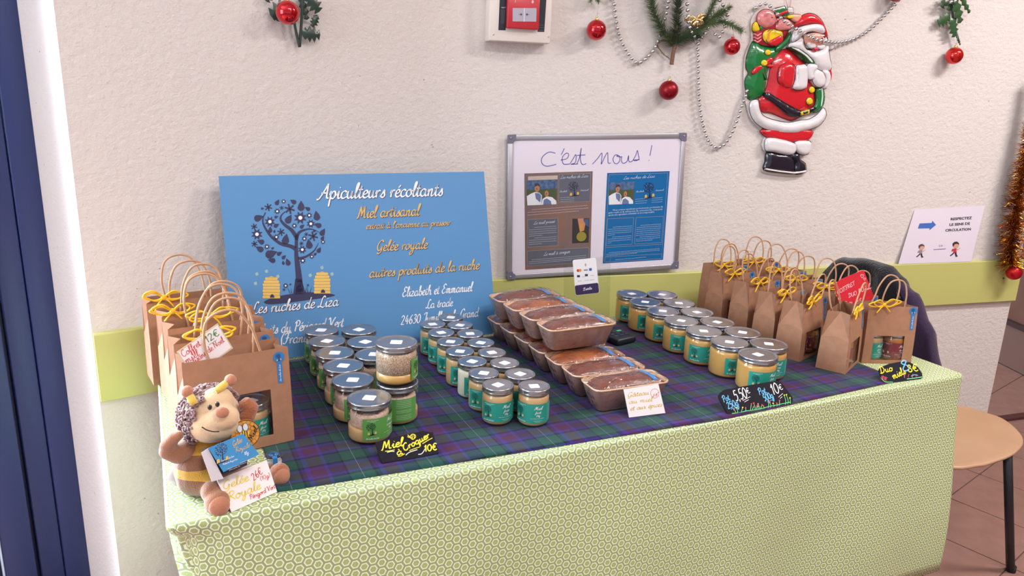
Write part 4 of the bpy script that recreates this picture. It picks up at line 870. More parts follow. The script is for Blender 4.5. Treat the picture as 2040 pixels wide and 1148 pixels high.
for i, (x, y, a, s) in enumerate(rights):
    a_ = D2R(a); cx = x+0.068*math.cos(a_); cy = y+0.068*math.sin(a_)
    lh = ((0.0,0.35),(0.5,-0.35),(0.3,-0.1),(-0.25,0.2),(0.1,-0.1),(0.1,0.3),(-0.2,0.1),(0.0,0.1),(0.15,-0.15),(0.1,0.2),(0.2,0.1),(0.1,0.3))[i]
    bagt.append(make_bag(SMBAG, 'small brown gift bag '+s, 'small paper gift bags on the right end', (cx, cy, ZS-0.0003 if x < 1.65 else ZT+0.0008), a_, 30+i, lh, True, 1.3))
# jars seen through the bag windows
def inbag(K, label, bag, dx, dy, rz=0.0):
    q = bag.matrix_basis if False else Matrix.Translation(bag.location)@bag.rotation_euler.to_matrix().to_4x4(); p = q@Vector((dx, dy, 0.0012))
    make_jar(K, 'honey_jar', label, 'jar', 'jars inside the gift bags', p, bag.rotation_euler.z+rz)
inbag(SMALL, 'teal-labelled honey jar inside the rightmost gift bag', bagt[0], -0.0330, 0.038, 0.1); inbag(MARO, 'maroon-labelled honey jar inside the rightmost gift bag', bagt[0], 0.0335, 0.038, -0.1)
inbag(MARO, 'maroon-labelled honey jar inside the gift bag standing edgeways', bagt[1], 0.0, 0.038, 0.0)
inbag(MARO, 'left maroon-labelled honey jar inside the second gift bag from the table edge', bagt[2], -0.0325, 0.038, 0.0); inbag(MARO, 'right maroon-labelled honey jar inside the second gift bag from the table edge', bagt[2], 0.0328, 0.038, 0.0)
for i, s in ((3,'the third gift bag of the left file'),(4,'the fourth gift bag of the left file'),(5,'the fifth gift bag of the left file'),(10,'the gift bag left of the red price card')):
    inbag(MARO, 'dark honey jar inside '+s, bagt[i], -0.025, 0.038, 0.2)
fb_ = [o for o in S.objects if o.name == 'gift_bag'][0]
inbag(SMALL, 'teal-labelled honey jar inside the large bag behind the plush bee', fb_, 0.028, 0.040, 0.1)
q = Matrix.Translation(fb_.location)@fb_.rotation_euler.to_matrix().to_4x4()
tt_ = thing('ornament_ball', 'shiny magenta ball inside the large bag behind the plush bee', 'ball', q@Vector((-0.044, 0.045, 0.083))); m = MB(); m.ell((0,0,0), 0.024, mat('magenta_gloss', (170,24,90), 0.12, metal=0.6, coat=0.5)); m.build('sphere', tt_)
tp = thing('sachet', 'blue-grey herbal tea sachet inside the large bag behind the plush bee', 'sachet', q@Vector((0.018, 0.0745, 0.058)), fb_.rotation_euler.z); m = MB(); m.rbox((0,0,0), (0.075, 0.004, 0.110), mat('sachet_blue', (96,110,156), 0.4), 0.003); m.build('pouch', tp)
m = MB(); m.flat(circ(0.012, 0.034, 0.013, 16, 0.008), BLACKP, lambda u, v, h: Vector((u, -0.0031-h, v))); m.build('print', tp)
for dx_, dy_ in ((-0.027, 0.045),):
    m = MB(); 
bx_ = thing('tea_box', 'pale cardboard box under the magenta ball in the large bag', 'box', q@Vector((-0.046, 0.045, 0.0292)), fb_.rotation_euler.z); m = MB(); m.rbox((0,0,0), (0.07, 0.05, 0.056), mat('pale_card', (196,170,160), 0.7), 0.002); m.build('carton', bx_); m = MB(); m.box((0,0,0.0282),(0.02,0.05,0.0006), mat('tape', (210,190,170), 0.4)); m.build('tape', bx_)

# ------------------------------------------------------------------ loaf cakes wrapped in film
CAKE = mat('spice_cake_crust', (88,36,26), 0.42, coat=0.3, var=(118,54,34), vscale=28, bump=0.25, bscale=120); CAKE2 = mat('golden_cake_crust', (160,86,40), 0.42, coat=0.3, var=(118,54,32), vscale=18, bump=0.25, bscale=120)
MOULD = mat('brown_paper_mould', (160,120,106), 0.6, var=(138,100,92), vscale=40); RIM = mat('tan_paper_rim', (222,178,142), 0.6)
LW, LD, LH = 0.190, 0.083, 0.056
def loaf_meshes(seed, crust):
    q = random.Random(seed); d = {}
    m = MB(); rg = [[(x, y, z) for x, y in rrect(w_, dd, 0.017*k, 5)] for w_, dd, z, k in ((0.150,0.050,0.001,0.8),(0.153,0.053,0.002,0.9),(0.186,0.079,LH-0.003,1.15))]; m.loft(rg, MOULD, cap1=False); d['mould'] = m.mesh('paper_mould')
    m = MB(); rg = [[(x, y, z) for x, y in rrect(w_, dd, k, 6)] for w_, dd, z, k in ((0.185,0.078,LH-0.004,0.019),(LW,LD,LH-0.002,0.021),(LW+0.0008,LD+0.0008,LH,0.021),(LW-0.002,LD-0.002,LH+0.0012,0.020),(LW-0.006,LD-0.006,LH,0.018),(LW-0.009,LD-0.009,LH-0.008,0.016))]; m.loft(rg, RIM, cap0=False, cap1=False); d['rim'] = m.mesh('mould_rim')
    m = MB(); rings = []; N_ = 9
    for i in range(N_+1):
        t = i/N_; k = math.cos(t*PI/2)**0.75 if t < 1 else 0.0; z = LH-0.014+0.026*math.sin(t*PI/2)
        ring = []
        for j, (x, y) in enumerate(rrect((LW-0.018)*max(k, 0.02), (LD-0.014)*max(k, 0.02), 0.016*max(k, 0.02), 5)):
            ring.append((x, y, z+0.0012*math.sin(x*130+seed)*math.cos(y*110+seed*2)+0.0006*q.uniform(-1,1)))
        rings.append(ring)
    m.loft(rings, crust, cap0=False); d['cake'] = m.mesh('cake_top')
    m = MB(); rings = []                                                         # film pulled over the cake, gathered beneath
    for w_, dd, z, k in ((0.150,0.050,0.0006,0.014),(0.158,0.057,0.004,0.016),(0.176,0.071,0.03,0.019),(LW+0.003,LD+0.003,LH-0.004,0.021),(LW+0.002,LD+0.002,LH+0.002,0.021),(LW-0.02,LD-0.018,LH+0.0075,0.018),(LW-0.06,LD-0.045,LH+0.0135,0.012),(LW-0.12,LD-0.070,LH+0.0150,0.005)):
        rings.append([(x*(1+0.006*q.uniform(-1,1)), y*(1+0.012*q.uniform(-1,1)), z+0.0009*q.uniform(-1,1)*(z > 0.003)) for x, y in rrect(w_, dd, k, 6)])
    m.loft(rings, FILM, cap0=False); d['film'] = m.mesh('film_wrap')
    m = MB(); T = lambda a, b, h=0: Vector((a, b, 0)) 
    def TT(u, v, h=0):  # drapes over the cake's right end, u across, v from back to front
        y = -v; x = 0.050+u+0.30*v; z = LH+0.0022+0.0135*max(0, math.cos(y/0.040*PI/2))**0.9*0.82+h; return Vector((x, y, z))
    P0 = [(-0.0058,-0.022+0.006*i) for i in range(10)]; P1 = [(0.0058,p[1]) for p in P0]
    m.add([TT(*p) for p in P0]+[TT(*p) for p in P1], [(i, i+10, i+11, i+1) for i in range(9)], STICK); m.flat([p for p in circ(0, -0.028, 0.0095, 16)][::-1], STICK, TT, 0.0004); m.flat(circ(0,-0.028,0.0045,8)[::-1], NAVY, TT, 0.0008)
    d['sticker'] = m.mesh('sticker'); return d
LF = [loaf_meshes(1, CAKE), loaf_meshes(2, CAKE2), loaf_meshes(5, CAKE)]
def loaf(label, x, y, z, rz, k, tilt=0.0):
    t = thing('loaf_cake', label, 'cake', (x, y, z), 0, 'wrapped loaf cakes in paper moulds'); t.rotation_euler = (tilt, 0, rz)
    for n_, kk in (('paper_mould','mould'),('mould_rim','rim'),('cake_top','cake'),('film_wrap','film'),('sticker','sticker')): put(n_, LF[k][kk], t)
ys = [1.279,1.367,1.447,1.533,1.616,1.699,1.782]
for i, y in enumerate(ys):
    w_ = ('with the price card leaning on it, front of the bottom row','second from the front in the bottom row','golden topped, third from the front in the bottom row','fourth from the front, under the stack','fifth from the front, under the stack','sixth from the front, under the stack','at the very back of the bottom row')[i]
    loaf('film-wrapped loaf cake '+w_, 0.912-0.001*i, y, ZS, D2R((-3,-3,-2,0,2,1,2)[i]), (0,2,1,0,2,0,2)[i])
for i, (x, y, k, r_) in enumerate(((0.905,1.487,0,0),(0.902,1.578,2,2),(0.898,1.664,1,1),(0.896,1.752,0,1))):
    loaf('film-wrapped loaf cake, '+('front one of the upper row','second of the upper row','golden topped, third of the upper row','back one of the upper row by the blue board')[i], x, y, ZS+LH+0.0155, D2R(r_), k, 0.0)

# ------------------------------------------------------------------ price cards and slates
CARD = mat('white_card', (240,230,232), 0.6)
def card_frame(bl, br, lean_deg, z=None, name='price_card', label='', cat='price card', group=None):
    z = ZS+0.0005 if z is None else z; A = on_z(*bl, z); B = on_z(*br, z); U = (B-A); U.z = 0; U.normalize(); N0 = Vector((U.y, -U.x, 0)); l = math.radians(lean_deg)
    P = Plane(A, U, Vector((0,0,1))*math.cos(l)-N0*math.sin(l)); return P, P.empty(name, label, cat, group)
# cake card
P, t = card_frame((1253,832), (1325,823), 14, label='white handwritten card leaning on the front loaf cake', group='handwritten price cards')
q4 = [P.px(*p) for p in ((1253,832),(1325,823),(1311,765),(1242,776))]
m = MB(); m.slab(q4, 0.0012, CARD, TL); m.build('card', t)
m = MB(); C2 = lambda x, y: P.px(1210+x/4.1, 560+y/4.1); YP = mat('ochre_felt_pen', (214,186,62), 0.6); RP = mat('red_felt_pen', (212,58,62), 0.6); GP = mat('green_felt_pen', (52,120,62), 0.6)
write(m, 'Gâteau', C2(162,950), C2(338,925), 0.0050, 0.30, YP, TL, 0.0016, 0.1); write(m, 'au miel', C2(172,1002), C2(366,980), 0.0048, 0.30, YP, TL, 0.0016, 0.1); write(m, 'et aux épices', C2(184,1058), C2(445,1022), 0.0048, 0.30, YP, TL, 0.0016, 0.1); write(m, '6€', C2(366,945), C2(412,938), 0.0040, 0.22, RP, TL, 0.0016)
m.ribbon(spline([C2(385+34*math.cos(a*0.52), 918+38*math.sin(a*0.52)) for a in range(13)], 3), 0.0007, RP, TL, 0.0016); m.build('handwriting', t)
# slates
def slate(bl, br, lean_, outline, name, label, z=None, th=0.005):
    P, t = card_frame(bl, br, lean_, z, 'chalk_slate', label, 'slate', 'black chalk slates with prices')
    m = MB(); m.slab([P.px(*p) for p in outline], -th, SLATE, TL); m.build('slab', t); return P, t
c1 = lambda x, y: (540+x/4.435, 780+y/4.435)
P, t = slate(c1(980,634), c1(1480,548), 42, [c1(*p) for p in ((985,634),(965,600),(922,450),(1090,405),(1340,350),(1428,362),(1452,440),(1482,545),(1300,585))], 'chalk_slate', 'black slate with yellow chalk lettering in front of the comb honey')
m = MB(); C2 = lambda x, y: P.px(690+x/7.652, 780+y/7.652); h_ = 0.0006
write(m, 'Miel', C2(538,900), C2(868,828), 0.0080, 0.28, YEL, TL, h_, 0.15, None); write(m, 'à', C2(768,975), C2(858,955), 0.0066, 0.3, YEL, TL, h_, 0.1, None); write(m, 'Croquer', C2(880,915), C2(1275,700), 0.0066, 0.32, YEL, TL, h_, 0.1, None); write(m, '10€', C2(1190,925), C2(1385,888), 0.0066, 0.34, YEL, TL, h_, 0.1, None)
for pts, mm_ in (([(590,915),(660,908),(735,893)],YEL),([(620,932),(690,915),(730,920)],WCH),([(785,990),(830,985),(890,952)],YEL),([(905,975),(960,930),(1080,890)],WCH),([(960,905),(1050,870),(1120,850)],YEL),([(1160,800),(1240,750),(1310,712)],YEL),([(1095,962),(1150,950),(1205,870)],WCH),([(935,665),(960,690),(985,720)],YEL),([(930,690),(960,705),(990,700)],YEL),([(985,715),(975,680),(1010,655),(1050,670),(1050,705),(1010,735),(985,715)],YEL),([(1000,665),(1005,725)],YEL),([(1030,660),(1035,720)],YEL)):
    m.ribbon(spline([C2(*p) for p in pts], 4), 0.0014, mm_, TL, h_)
m.build('chalk_lettering', t)
c1 = lambda x, y: (1420+x/4.636, 740+y/4.636)
P, t = slate(c1(170,404), c1(735,298), 38, [c1(*p) for p in ((185,402),(160,403),(140,392),(62,250),(58,222),(75,195),(110,170),(300,135),(590,85),(625,98),(650,125),(735,235),(742,270),(728,294),(700,305),(450,355))], 'chalk_slate', 'black slate with two jar prices and chalk flowers before the large jars', ZT+0.0012)
m = MB(); C2 = lambda x, y: P.px(1420+x/4.636, 740+y/4.636)
write(m, 'Pot', C2(100,290), C2(160,262), 0.0072, 0.24, BCH, TL, h_, 0.1, None); write(m, '250g', C2(140,350), C2(240,312), 0.0076, 0.26, BCH, TL, h_, 0.1, None); write(m, '5,50', C2(212,278), C2(325,240), 0.0125, 0.17, WCH, TL, h_, 0.1, None); write(m, '€', C2(318,210), C2(348,196), 0.0065, 0.2, WCH, TL, h_, 0, None)
write(m, 'Pot', C2(428,222), C2(495,200), 0.0078, 0.24, BCH, TL, h_, 0.1, None); write(m, '500g', C2(478,278), C2(562,240), 0.0076, 0.26, BCH, TL, h_, 0.1, None); write(m, '10', C2(556,222), C2(622,195), 0.0130, 0.17, WCH, TL, h_, 0.1, None); write(m, '€', C2(620,178), C2(652,162), 0.0065, 0.2, WCH, TL, h_, 0, None)
for a_, b_ in (((275,272),(345,235)),((290,285),(330,262)),((605,240),(645,205)),((620,252),(640,235)),((165,352),(240,322)),((500,285),(555,262))): m.ribbon([C2(*a_), C2(*b_)], 0.0010, WCH if a_[0] not in (165,500) else BCH, TL, h_)
fr_ = random.Random(4)
for x in (205,225,262,300,345,362,385,398,412,425,440,470,510,530,560,590,610,668,690,712):
    yb = 398-(x-180)*0.17; hh_ = fr_.uniform(25, 75) if x not in (668,690) else 90; tx_ = x+fr_.uniform(-14, 14)
    m.ribbon(spline([C2(x, yb), C2(x+4, yb-hh_*0.5), C2(tx_, yb-hh_)], 3), 0.0013, GCH, TL, h_); m.flat([C2(tx_+7*math.cos(k*1.05), yb-hh_-4+7*math.sin(k*1.05)) for k in range(6)][::-1], fr_.choice((YEL, YEL, RCH, PCH)), TL, h_*1.5)
m.ribbon([C2(175,390), C2(240,384), C2(300,368), C2(420,352), C2(520,325), C2(620,305), C2(715,285)], 0.0013, GCH, TL, h_)
m.build('chalk_lettering', t)
c1 = lambda x, y: (1380+x/3.588, 460+y/3.588)
P, t = slate(c1(1385,1090), c1(1640,1055), 40, [c1(*p) for p in ((1400,1091),(1372,1082),(1335,1000),(1345,975),(1400,952),(1480,936),(1555,940),(1610,975),(1640,1020),(1643,1050),(1625,1062))], 'chalk_slate', 'small black slate with yellow and blue chalk beside the rightmost bag', ZT+0.0012)
m = MB(); C2 = lambda x, y: P.px(1380+x/3.588, 460+y/3.588)
write(m, 'Duo', C2(1340,1022), C2(1432,1000), 0.0085, 0.26, YEL, TL, h_, 0.1, None); write(m, 'miels', C2(1435,1062), C2(1525,1018), 0.0088, 0.26, YEL, TL, h_, 0.1, None); write(m, '8', C2(1500,1010), C2(1560,990), 0.0140, 0.22, BCH, TL, h_, 0.1, None); write(m, '8€', C2(1540,1012), C2(1615,1000), 0.0095, 0.28, YEL, TL, h_, 0.1, None)
for k in range(9):
    x = 1350+k*9 if k < 5 else 1515+(k-5)*28; yb = 1062+k*3 if k < 5 else 1052; m.ribbon(spline([C2(x, yb), C2(x-4, yb-12), C2(x+3, yb-26)], 3), 0.0013, PCH if k % 2 else RCH, TL, h_)
m.ribbon(spline([C2(1345,1055), C2(1375,1080), C2(1430,1082)], 4), 0.0016, GCH, TL, h_); m.ribbon(spline([C2(1530,1060), C2(1580,1055), C2(1638,1045)], 4), 0.0018, GCH, TL, h_); m.ribbon(spline([C2(1560,1040), C2(1585,1030), C2(1610,1036)], 4), 0.0016, BCH, TL, h_)
m.build('chalk_lettering', t)
# red card tucked behind the bag handles
RC = Plane(on_y(*c1(1060,550), 1.352), (math.cos(-0.18), math.sin(-0.18), 0), (0, 0.16, 1)); t = RC.empty('price_card', 'red card with white writing standing among the bag handles', 'price card', 'handwritten price cards')
C2 = lambda x, y: RC.px(1380+x/3.588, 460+y/3.588); m = MB(); m.slab([C2(*p) for p in ((1055,556),(1175,552),(1296,478),(1222,284),(1205,285),(1060,345),(1008,385))], 0.0012, mat('red_card', (206,36,52), 0.5), TL); m.build('card', t)
m = MB(); PW = mat('pinkish_white_pen', (250,214,220), 0.5)
write(m, 'COFFRET', C2(1032,455), C2(1160,385), 0.0056, 0.2, PW, TL, 0.0016, 0.05, None); write(m, 'DUO', C2(1112,478), C2(1172,455), 0.0056, 0.2, PW, TL, 0.0016, 0.05, None); write(m, 'MIEL', C2(1182,448), C2(1274,408), 0.0068, 0.2, PW, TL, 0.0016, 0.05, None); write(m, '8€', C2(1168,524), C2(1208,508), 0.0060, 0.2, PW, TL, 0.0016, 0.05, None)
for x, y, s_ in ((1046,484,9),(1088,510,10),(1128,515,9),(1208,320,12),(1226,342,9)):
    m.ribbon(spline([C2(x, y+s_*1.4), C2(x-s_, y), C2(x-s_*0.5, y-s_*0.7), C2(x, y-s_*0.1), C2(x+s_*0.5, y-s_*0.7), C2(x+s_, y), C2(x, y+s_*1.4)], 4), 0.0009, PW, TL, 0.0016)
m.build('handwriting', t)
# card in the handles of the front left bag
BP = Plane(on_y(350,728,1.352), (math.cos(D2R(9)), math.sin(D2R(9)), 0), (0, 0.12, 1)); t = BP.empty('price_card', 'tilted white card with red writing tucked into the large bag handles', 'price card', 'handwritten price cards')
C2 = lambda x, y: BP.px(280+x/3.826, 480+y/3.826); m = MB(); m.slab([C2(*p) for p in ((345,958),(360,990),(590,900),(705,818),(588,628),(275,848))], 0.0008, mat('laminate_edge', (206,190,160), 0.3), TL); m.slab([C2(*p) for p in ((348,945),(368,975),(590,888),(690,812),(586,642),(290,850))], 0.0012, CARD, TL); m.build('card', t)
m = MB(); write(m, 'Coffret', C2(325,888), C2(462,792), 0.0062, 0.17, RP, TL, 0.0016, 0.05, None); write(m, 'miel', C2(350,935), C2(450,868), 0.0062, 0.17, RP, TL, 0.0016, 0.05, None); write(m, '+tisane de Noël', C2(395,945), C2(640,765), 0.0056, 0.17, RP, TL, 0.0016, 0.05, None); write(m, '12€', C2(508,780), C2(604,712), 0.0066, 0.2, GP, TL, 0.0016, 0.05, None)
m.ribbon([C2(520,792), C2(578,755)], 0.0007, GP, TL, 0.0016); m.build('handwriting', t)

# ------------------------------------------------------------------ card terminal and its acrylic stand
DK = mat('black_plastic', (22,26,36), 0.45); t = thing('payment_terminal', 'small black card terminal with a green key lying by the cakes', 'terminal', (1.142, 1.655, ZS), D2R(10))
m = MB(); m.rbox((0,0,0.010), (0.072, 0.082, 0.020), DK, 0.006); m.build('body', t)
for i in range(3):
    for j in range(3):
        m = MB(); g = (i == 2 and j == 2); m.rbox((-0.020+0.020*i, -0.016+0.016*j, 0.0207), (0.013 if not g else 0.016, 0.008, 0.0016), mat('green_key', (60,190,110), 0.4) if g else mat('dark_key', (44,52,66), 0.5), 0.0006); m.build('key', t)
t = thing('acrylic_sign', 'clear acrylic sheet stand carrying the white and purple payment sticker', 'stand', (1.030, 1.785, ZS)); t.rotation_euler = (0, 0, D2R(-4))
AP = Plane((1.030, 1.785, ZS), (math.cos(D2R(-4)), math.sin(D2R(-4)), 0), (0,0,1)); C2 = lambda x, y: AP.px(1000+x/3.103, 250+y/3.103)
m = MB(); tl_, tr_ = C2(385,842), C2(672,808); m.slab([(tl_[0]+0.010,0.002),(tr_[0]+0.012,0.002),tr_,tl_], -0.003, ACRYL, TL); m.build('sheet', t)
m = MB(); m.box((0.08, -0.02, 0.0015), (0.15, 0.05, 0.003), ACRYL); m.build('foot', t)
m = MB(); q4 = [C2(*p) for p in ((455,1052),(602,1035),(580,818),(436,832))]
def rq(q, k=0.12):
    out = []
    for i in range(4):
        p, a, b = Vector(q[i]), Vector(q[i-1]), Vector(q[(i+1) % 4]); ra = p+(a-p).normalized()*0.006; rb = p+(b-p).normalized()*0.006
        for s_ in range(5): u = s_/4; out.append(tuple((1-u)**2*ra+2*u*(1-u)*p+u*u*rb))
    return out
m.slab(rq(q4), 0.0005, WHITE, TL); st_ = m.build('sticker', t); m = MB(); PUR = mat('deep_purple_print', (58,44,88), 0.5)
m.flat(rq([C2(*p) for p in ((456,1050),(600,1034),(594,972),(449,990))]), PUR, TL, 0.0008)
write(m, 'Zettle', C2(502,1020), C2(555,1012), 0.0036, 0.34, WHITE, TL, 0.0011, 0, None); bfont(m, 'Z', C2(500,1022), C2(512,1020), WHITE, TL, 0.0011)
def dot(x, y, r_, mm_, h=0.0008, sx=1): m.flat([C2(x+r_*sx*math.cos(-a*0.52), y+r_*math.sin(-a*0.52)) for a in range(12)][::1], mm_, TL, h)
dot(470,897,9,mat('card_red',(206,50,40),0.5)); dot(482,896,9,mat('card_orange',(236,150,50),0.5),0.0010); bfont(m, 'VISA', C2(504,900), C2(530,897), mat('card_navy',(28,40,110),0.5), TL, 0.0010, bold=0.02)
for x, y, w_, hh_, c_ in ((546,890,16,16,(40,110,190)),(472,932,18,13,(40,60,90)),(521,925,18,13,(30,60,100))):
    m.flat([C2(x-w_/2+w_*i, y-hh_/2+hh_*j) for i, j in ((0,1),(1,1),(1,0),(0,0))], mat('card_%d' % c_[1], c_, 0.5), TL, 0.0010)
for (x, y), s_ in (((495,938),1),((548,930),2),((468,965),3),((512,960),4),((545,958),5)): scribble(m, C2(x, y), C2(x+24, y-3), 0.0018, PUR, TL, 0.0009, seed=s_)
for r_ in (5, 9, 12): m.ribbon([C2(508+r_*math.cos(a), 862+r_*math.sin(a)) for a in (-0.9,-0.45,0,0.45,0.9)], 0.0006, BLACKP, TL, 0.0009)
m.build('print', st_)

# ------------------------------------------------------------------ plush bee with its royal jelly
def stripes_mat():
    m = mat('plush_striped', (150,96,66), 0.9, sheen=0.5, bump=0.4, bscale=500); nt = m.node_tree; p = nt.nodes['Principled BSDF']; tc = [n for n in nt.nodes if n.type == 'TEX_COORD'][0]
    sp = nt.nodes.new('ShaderNodeSeparateXYZ'); nt.links.new(tc.outputs['Object'], sp.inputs[0]); a = nt.nodes.new('ShaderNodeMath'); a.operation = 'MULTIPLY_ADD'; a.inputs[1].default_value = 1/0.12; a.inputs[2].default_value = 0; nt.links.new(sp.outputs[2], a.inputs[0])
    r = nt.nodes.new('ShaderNodeValToRGB'); r.color_ramp.interpolation = 'CONSTANT'; nt.links.new(a.outputs[0], r.inputs[0]); B, Y = L((136,86,60)), L((208,158,56)); cr = r.color_ramp
    cr.elements[0].position = 0; cr.elements[0].color = B; cr.elements[1].position = 0.30; cr.elements[1].color = Y
    for q, c in ((0.43, B), (0.64, Y), (0.80, B)): cr.elements.new(q).color = c
    nt.links.new(r.outputs[0], p.inputs['Base Color']); return m
STRIPE = stripes_mat(); BROWN = mat('plush_brown', (162,106,76), 0.9, sheen=0.5, bump=0.4, bscale=500); CREAM = mat('plush_cream', (224,190,152), 0.9, sheen=0.4, bump=0.25, bscale=500); YPL = mat('plush_yellow', (226,190,86), 0.9, sheen=0.4, bump=0.3, bscale=500); CURL = mat('curly_mauve_hair', (150,116,116), 0.95, sheen=0.4); SOLE = mat('plush_sole', (182,120,92), 0.9, sheen=0.4, bump=0.3, bscale=400)
RUST = mat('plush_rust', (168,98,62), 0.9, sheen=0.5, bump=0.5, bscale=300)
bo = Vector((0.010, 1.235, ZT+0.001)); bee = thing('plush_bee', 'striped brown and yellow plush bee with curly hair sitting at the left table end', 'plush toy', bo)
def bp(x, y, Y): return on_y(x, y, Y)-bo
def rem(o, vs=0.0028, it=6):
    md = o.modifiers.new('r', 'REMESH'); md.mode = 'VOXEL'; md.voxel_size = vs; md.use_smooth_shade = True
    s_ = o.modifiers.new('s', 'SMOOTH'); s_.iterations = it; s_.factor = 0.6; return o
def chain(m, pts, mt):
    for i in range(len(pts)-1):
        (a, ra), (b, rb) = pts[i], pts[i+1]; n = max(2, int((b-a).length/0.006))
        for k in range(n+1): t = k/n; m.ell(a+(b-a)*t, ra+(rb-ra)*t, mt, None, 12, 8)
m = MB(); chain(m, [(bp(392,935,1.245),0.037),(bp(396,915,1.245),0.039),(bp(408,888,1.245),0.030),(bp(415,868,1.245),0.020)], STRIPE)
chain(m, [(bp(392,948,1.240),0.034),(bp(420,965,1.21),0.020),(bp(428,985,1.185),0.017)], STRIPE); chain(m, [(bp(405,948,1.24),0.030),(bp(470,950,1.25),0.017),(bp(535,938,1.245),0.014)], STRIPE)
o = rem(m.build('body', bee)); 
m = MB(); chain(m, [(bp(398,884,1.245),0.019),(bp(378,893,1.235),0.018),(bp(354,905,1.22),0.0160),(bp(334,899,1.215),0.0140)], BROWN); chain(m, [(bp(334,899,1.215),0.0135),(bp(334,888,1.21),0.0125),(bp(346,873,1.205),0.0105),(bp(357,867,1.20),0.0075)], BROWN); m.ell(bp(326,899,1.212), (0.007,0.009,0.006), BROWN); rem(m.build('arm', bee), 0.0025, 4)
m = MB(); chain(m, [(bp(440,872,1.25),0.016),(bp(474,850,1.235),0.0155),(bp(492,832,1.225),0.0135),(bp(501,812,1.22),0.0115)], RUST); chain(m, [(bp(501,812,1.22),0.0115),(bp(492,803,1.22),0.010),(bp(483,806,1.22),0.007)], RUST); rem(m.build('arm', bee), 0.0025, 4)
m = MB(); c = bp(433,1001,1.165); m.ell(c, (0.0205,0.020,0.0215), BROWN); m.ell(c+Vector((-0.006,0.016,0.012)), (0.018,0.02,0.018), BROWN); f1 = rem(m.build('foot', bee), 0.0025, 3)
m = MB(); m.ell(c+Vector((0.0015,-0.0105,-0.001)), (0.0168,0.0115,0.0175), SOLE); m.build('sole', f1)
m = MB(); c = bp(556,944,1.222); m.ell(c, (0.0175,0.018,0.0190), RUST, Matrix.Rotation(0.5,3,'Y')); f2 = m.build('foot', bee); m = MB(); m.ell(c+Vector((0.002,-0.010,-0.001)), (0.0145,0.0098,0.0155), SOLE, Matrix.Rotation(0.5,3,'Y')); m.build('sole', f2)
hc = bp(420,828,1.240); m = MB(); m.ell(hc, (0.047,0.042,0.046), CREAM, None, 24, 16); m.ell(bp(432,800,1.222), (0.027,0.022,0.024), CREAM, None, 20, 12); m.ell(bp(427,846,1.214), (0.041,0.030,0.029), CREAM, None, 20, 12); m.ell(bp(444,832,1.198), (0.026,0.020,0.021), CREAM, None, 20, 12); hd = rem(m.build('head', bee), 0.0025, 4)
m = MB(); m.ell(bp(442,822,1.176), (0.0112,0.008,0.0090), SOLE, Matrix.Rotation(0.25,3,'Y'), 18, 12); m.build('nose', hd)
for x, y in ((418,812),(433,806)):
    m = MB(); m.ell(bp(x,y,1.1945 if x < 425 else 1.1905), (0.0036,0.0030,0.0048), mat('black_eye', (18,14,16), 0.08, coat=1), None, 12, 8); m.build('eye', hd)
TH = mat('dark_thread', (60,40,36), 0.8); m = MB()
m.tube(spline([bp(402,851,1.186), bp(412,857,1.181), bp(424,860,1.178), bp(437,860,1.177)], 5), 0.0010, TH, 5); m.tube(spline([bp(459,834,1.186), bp(463,829,1.187), bp(464,826,1.190)], 4), 0.0010, TH, 5); m.build('mouth', hd)
m = MB(); q = random.Random(5); nh = 0
while nh < 460:
    d_ = Vector((q.gauss(0,1), q.gauss(0,1), q.gauss(0,1))).normalized()
    if not ((d_.x < -0.50 and d_.y > -0.80 and d_.z > -0.75) or (d_.z > 0.66 and d_.x < 0.42 and d_.y > -0.66) or (d_.y > 0.2)): continue
    p = hc+Vector((d_.x*0.0475, d_.y*0.045, d_.z*0.0475)); nh += 1; a = d_.orthogonal().normalized(); b = d_.cross(a); r_ = q.uniform(0.0026,0.0042); ph = q.uniform(0,6)
    m.tube([p+d_*(0.0008*k)+a*math.cos(ph+k*0.9)*r_+b*math.sin(ph+k*0.9)*r_ for k in range(9)], 0.0017, CURL, 4)
ch_ = m.build('curly_hair', hd); ch_['kind'] = 'stuff'
for p0, p1, rb in ((bp(388,806,1.205), bp(377,788,1.212), 0.0097), (bp(429,781,1.212), bp(452,763,1.220), 0.0097)):
    m = MB(); m.tube([p0, (p0+p1)/2, p1], [0.0058,0.0068,0.0060], YPL, 12); an = m.build('antenna', hd); m = MB(); m.ell(p1+(p1-p0).normalized()*0.007, rb, SOLE, None, 16, 10); m.build('antenna_tip', an)
m = MB(); P = Plane(bp(340,950,1.262)+bo, (1,0.1,0), (0,0.05,1)); T = lambda u, v, h=0: P.at(u, v, h)-bo
m.puff([P.px(*p) for p in ((362,905),(370,925),(361,948),(352,970),(343,964),(331,955),(337,940),(346,922))], 0.004, mat('white_wing_fleece', (230,226,236), 0.9, sheen=0.3), T); m.build('wing', bee)
# round wooden badge
P = Plane(on_y(489,865,1.197), (math.cos(0.1), math.sin(0.1), 0), (0,0.25,1)); t = P.empty('round_badge', 'round orange honeycomb badge with a bee drawing held by the plush bee', 'badge')
m = MB(); OR = mat('orange_badge', (214,150,58), 0.5); DK_ = mat('badge_dark', (60,36,20), 0.5); m.slab(circ(0,0,0.0235,36), -0.003, OR, TL); m.build('disc', t); m = MB()
for i in range(-3, 4):
    for j in range(-3, 4):
        x, y = i*0.0062, j*0.0072+(0.0036 if i % 2 else 0)
        if math.hypot(x, y) < 0.020: m.ribbon([(x+0.0036*math.cos(a*PI/3), y+0.0036*math.sin(a*PI/3)) for a in range(7)], 0.0007, mat('badge_line', (170,104,36), 0.5), TL, 0.0003)
m.ribbon([(0.0228*math.cos(a*PI/15), 0.0228*math.sin(a*PI/15)) for a in range(31)], 0.0010, DK_, TL, 0.0005)
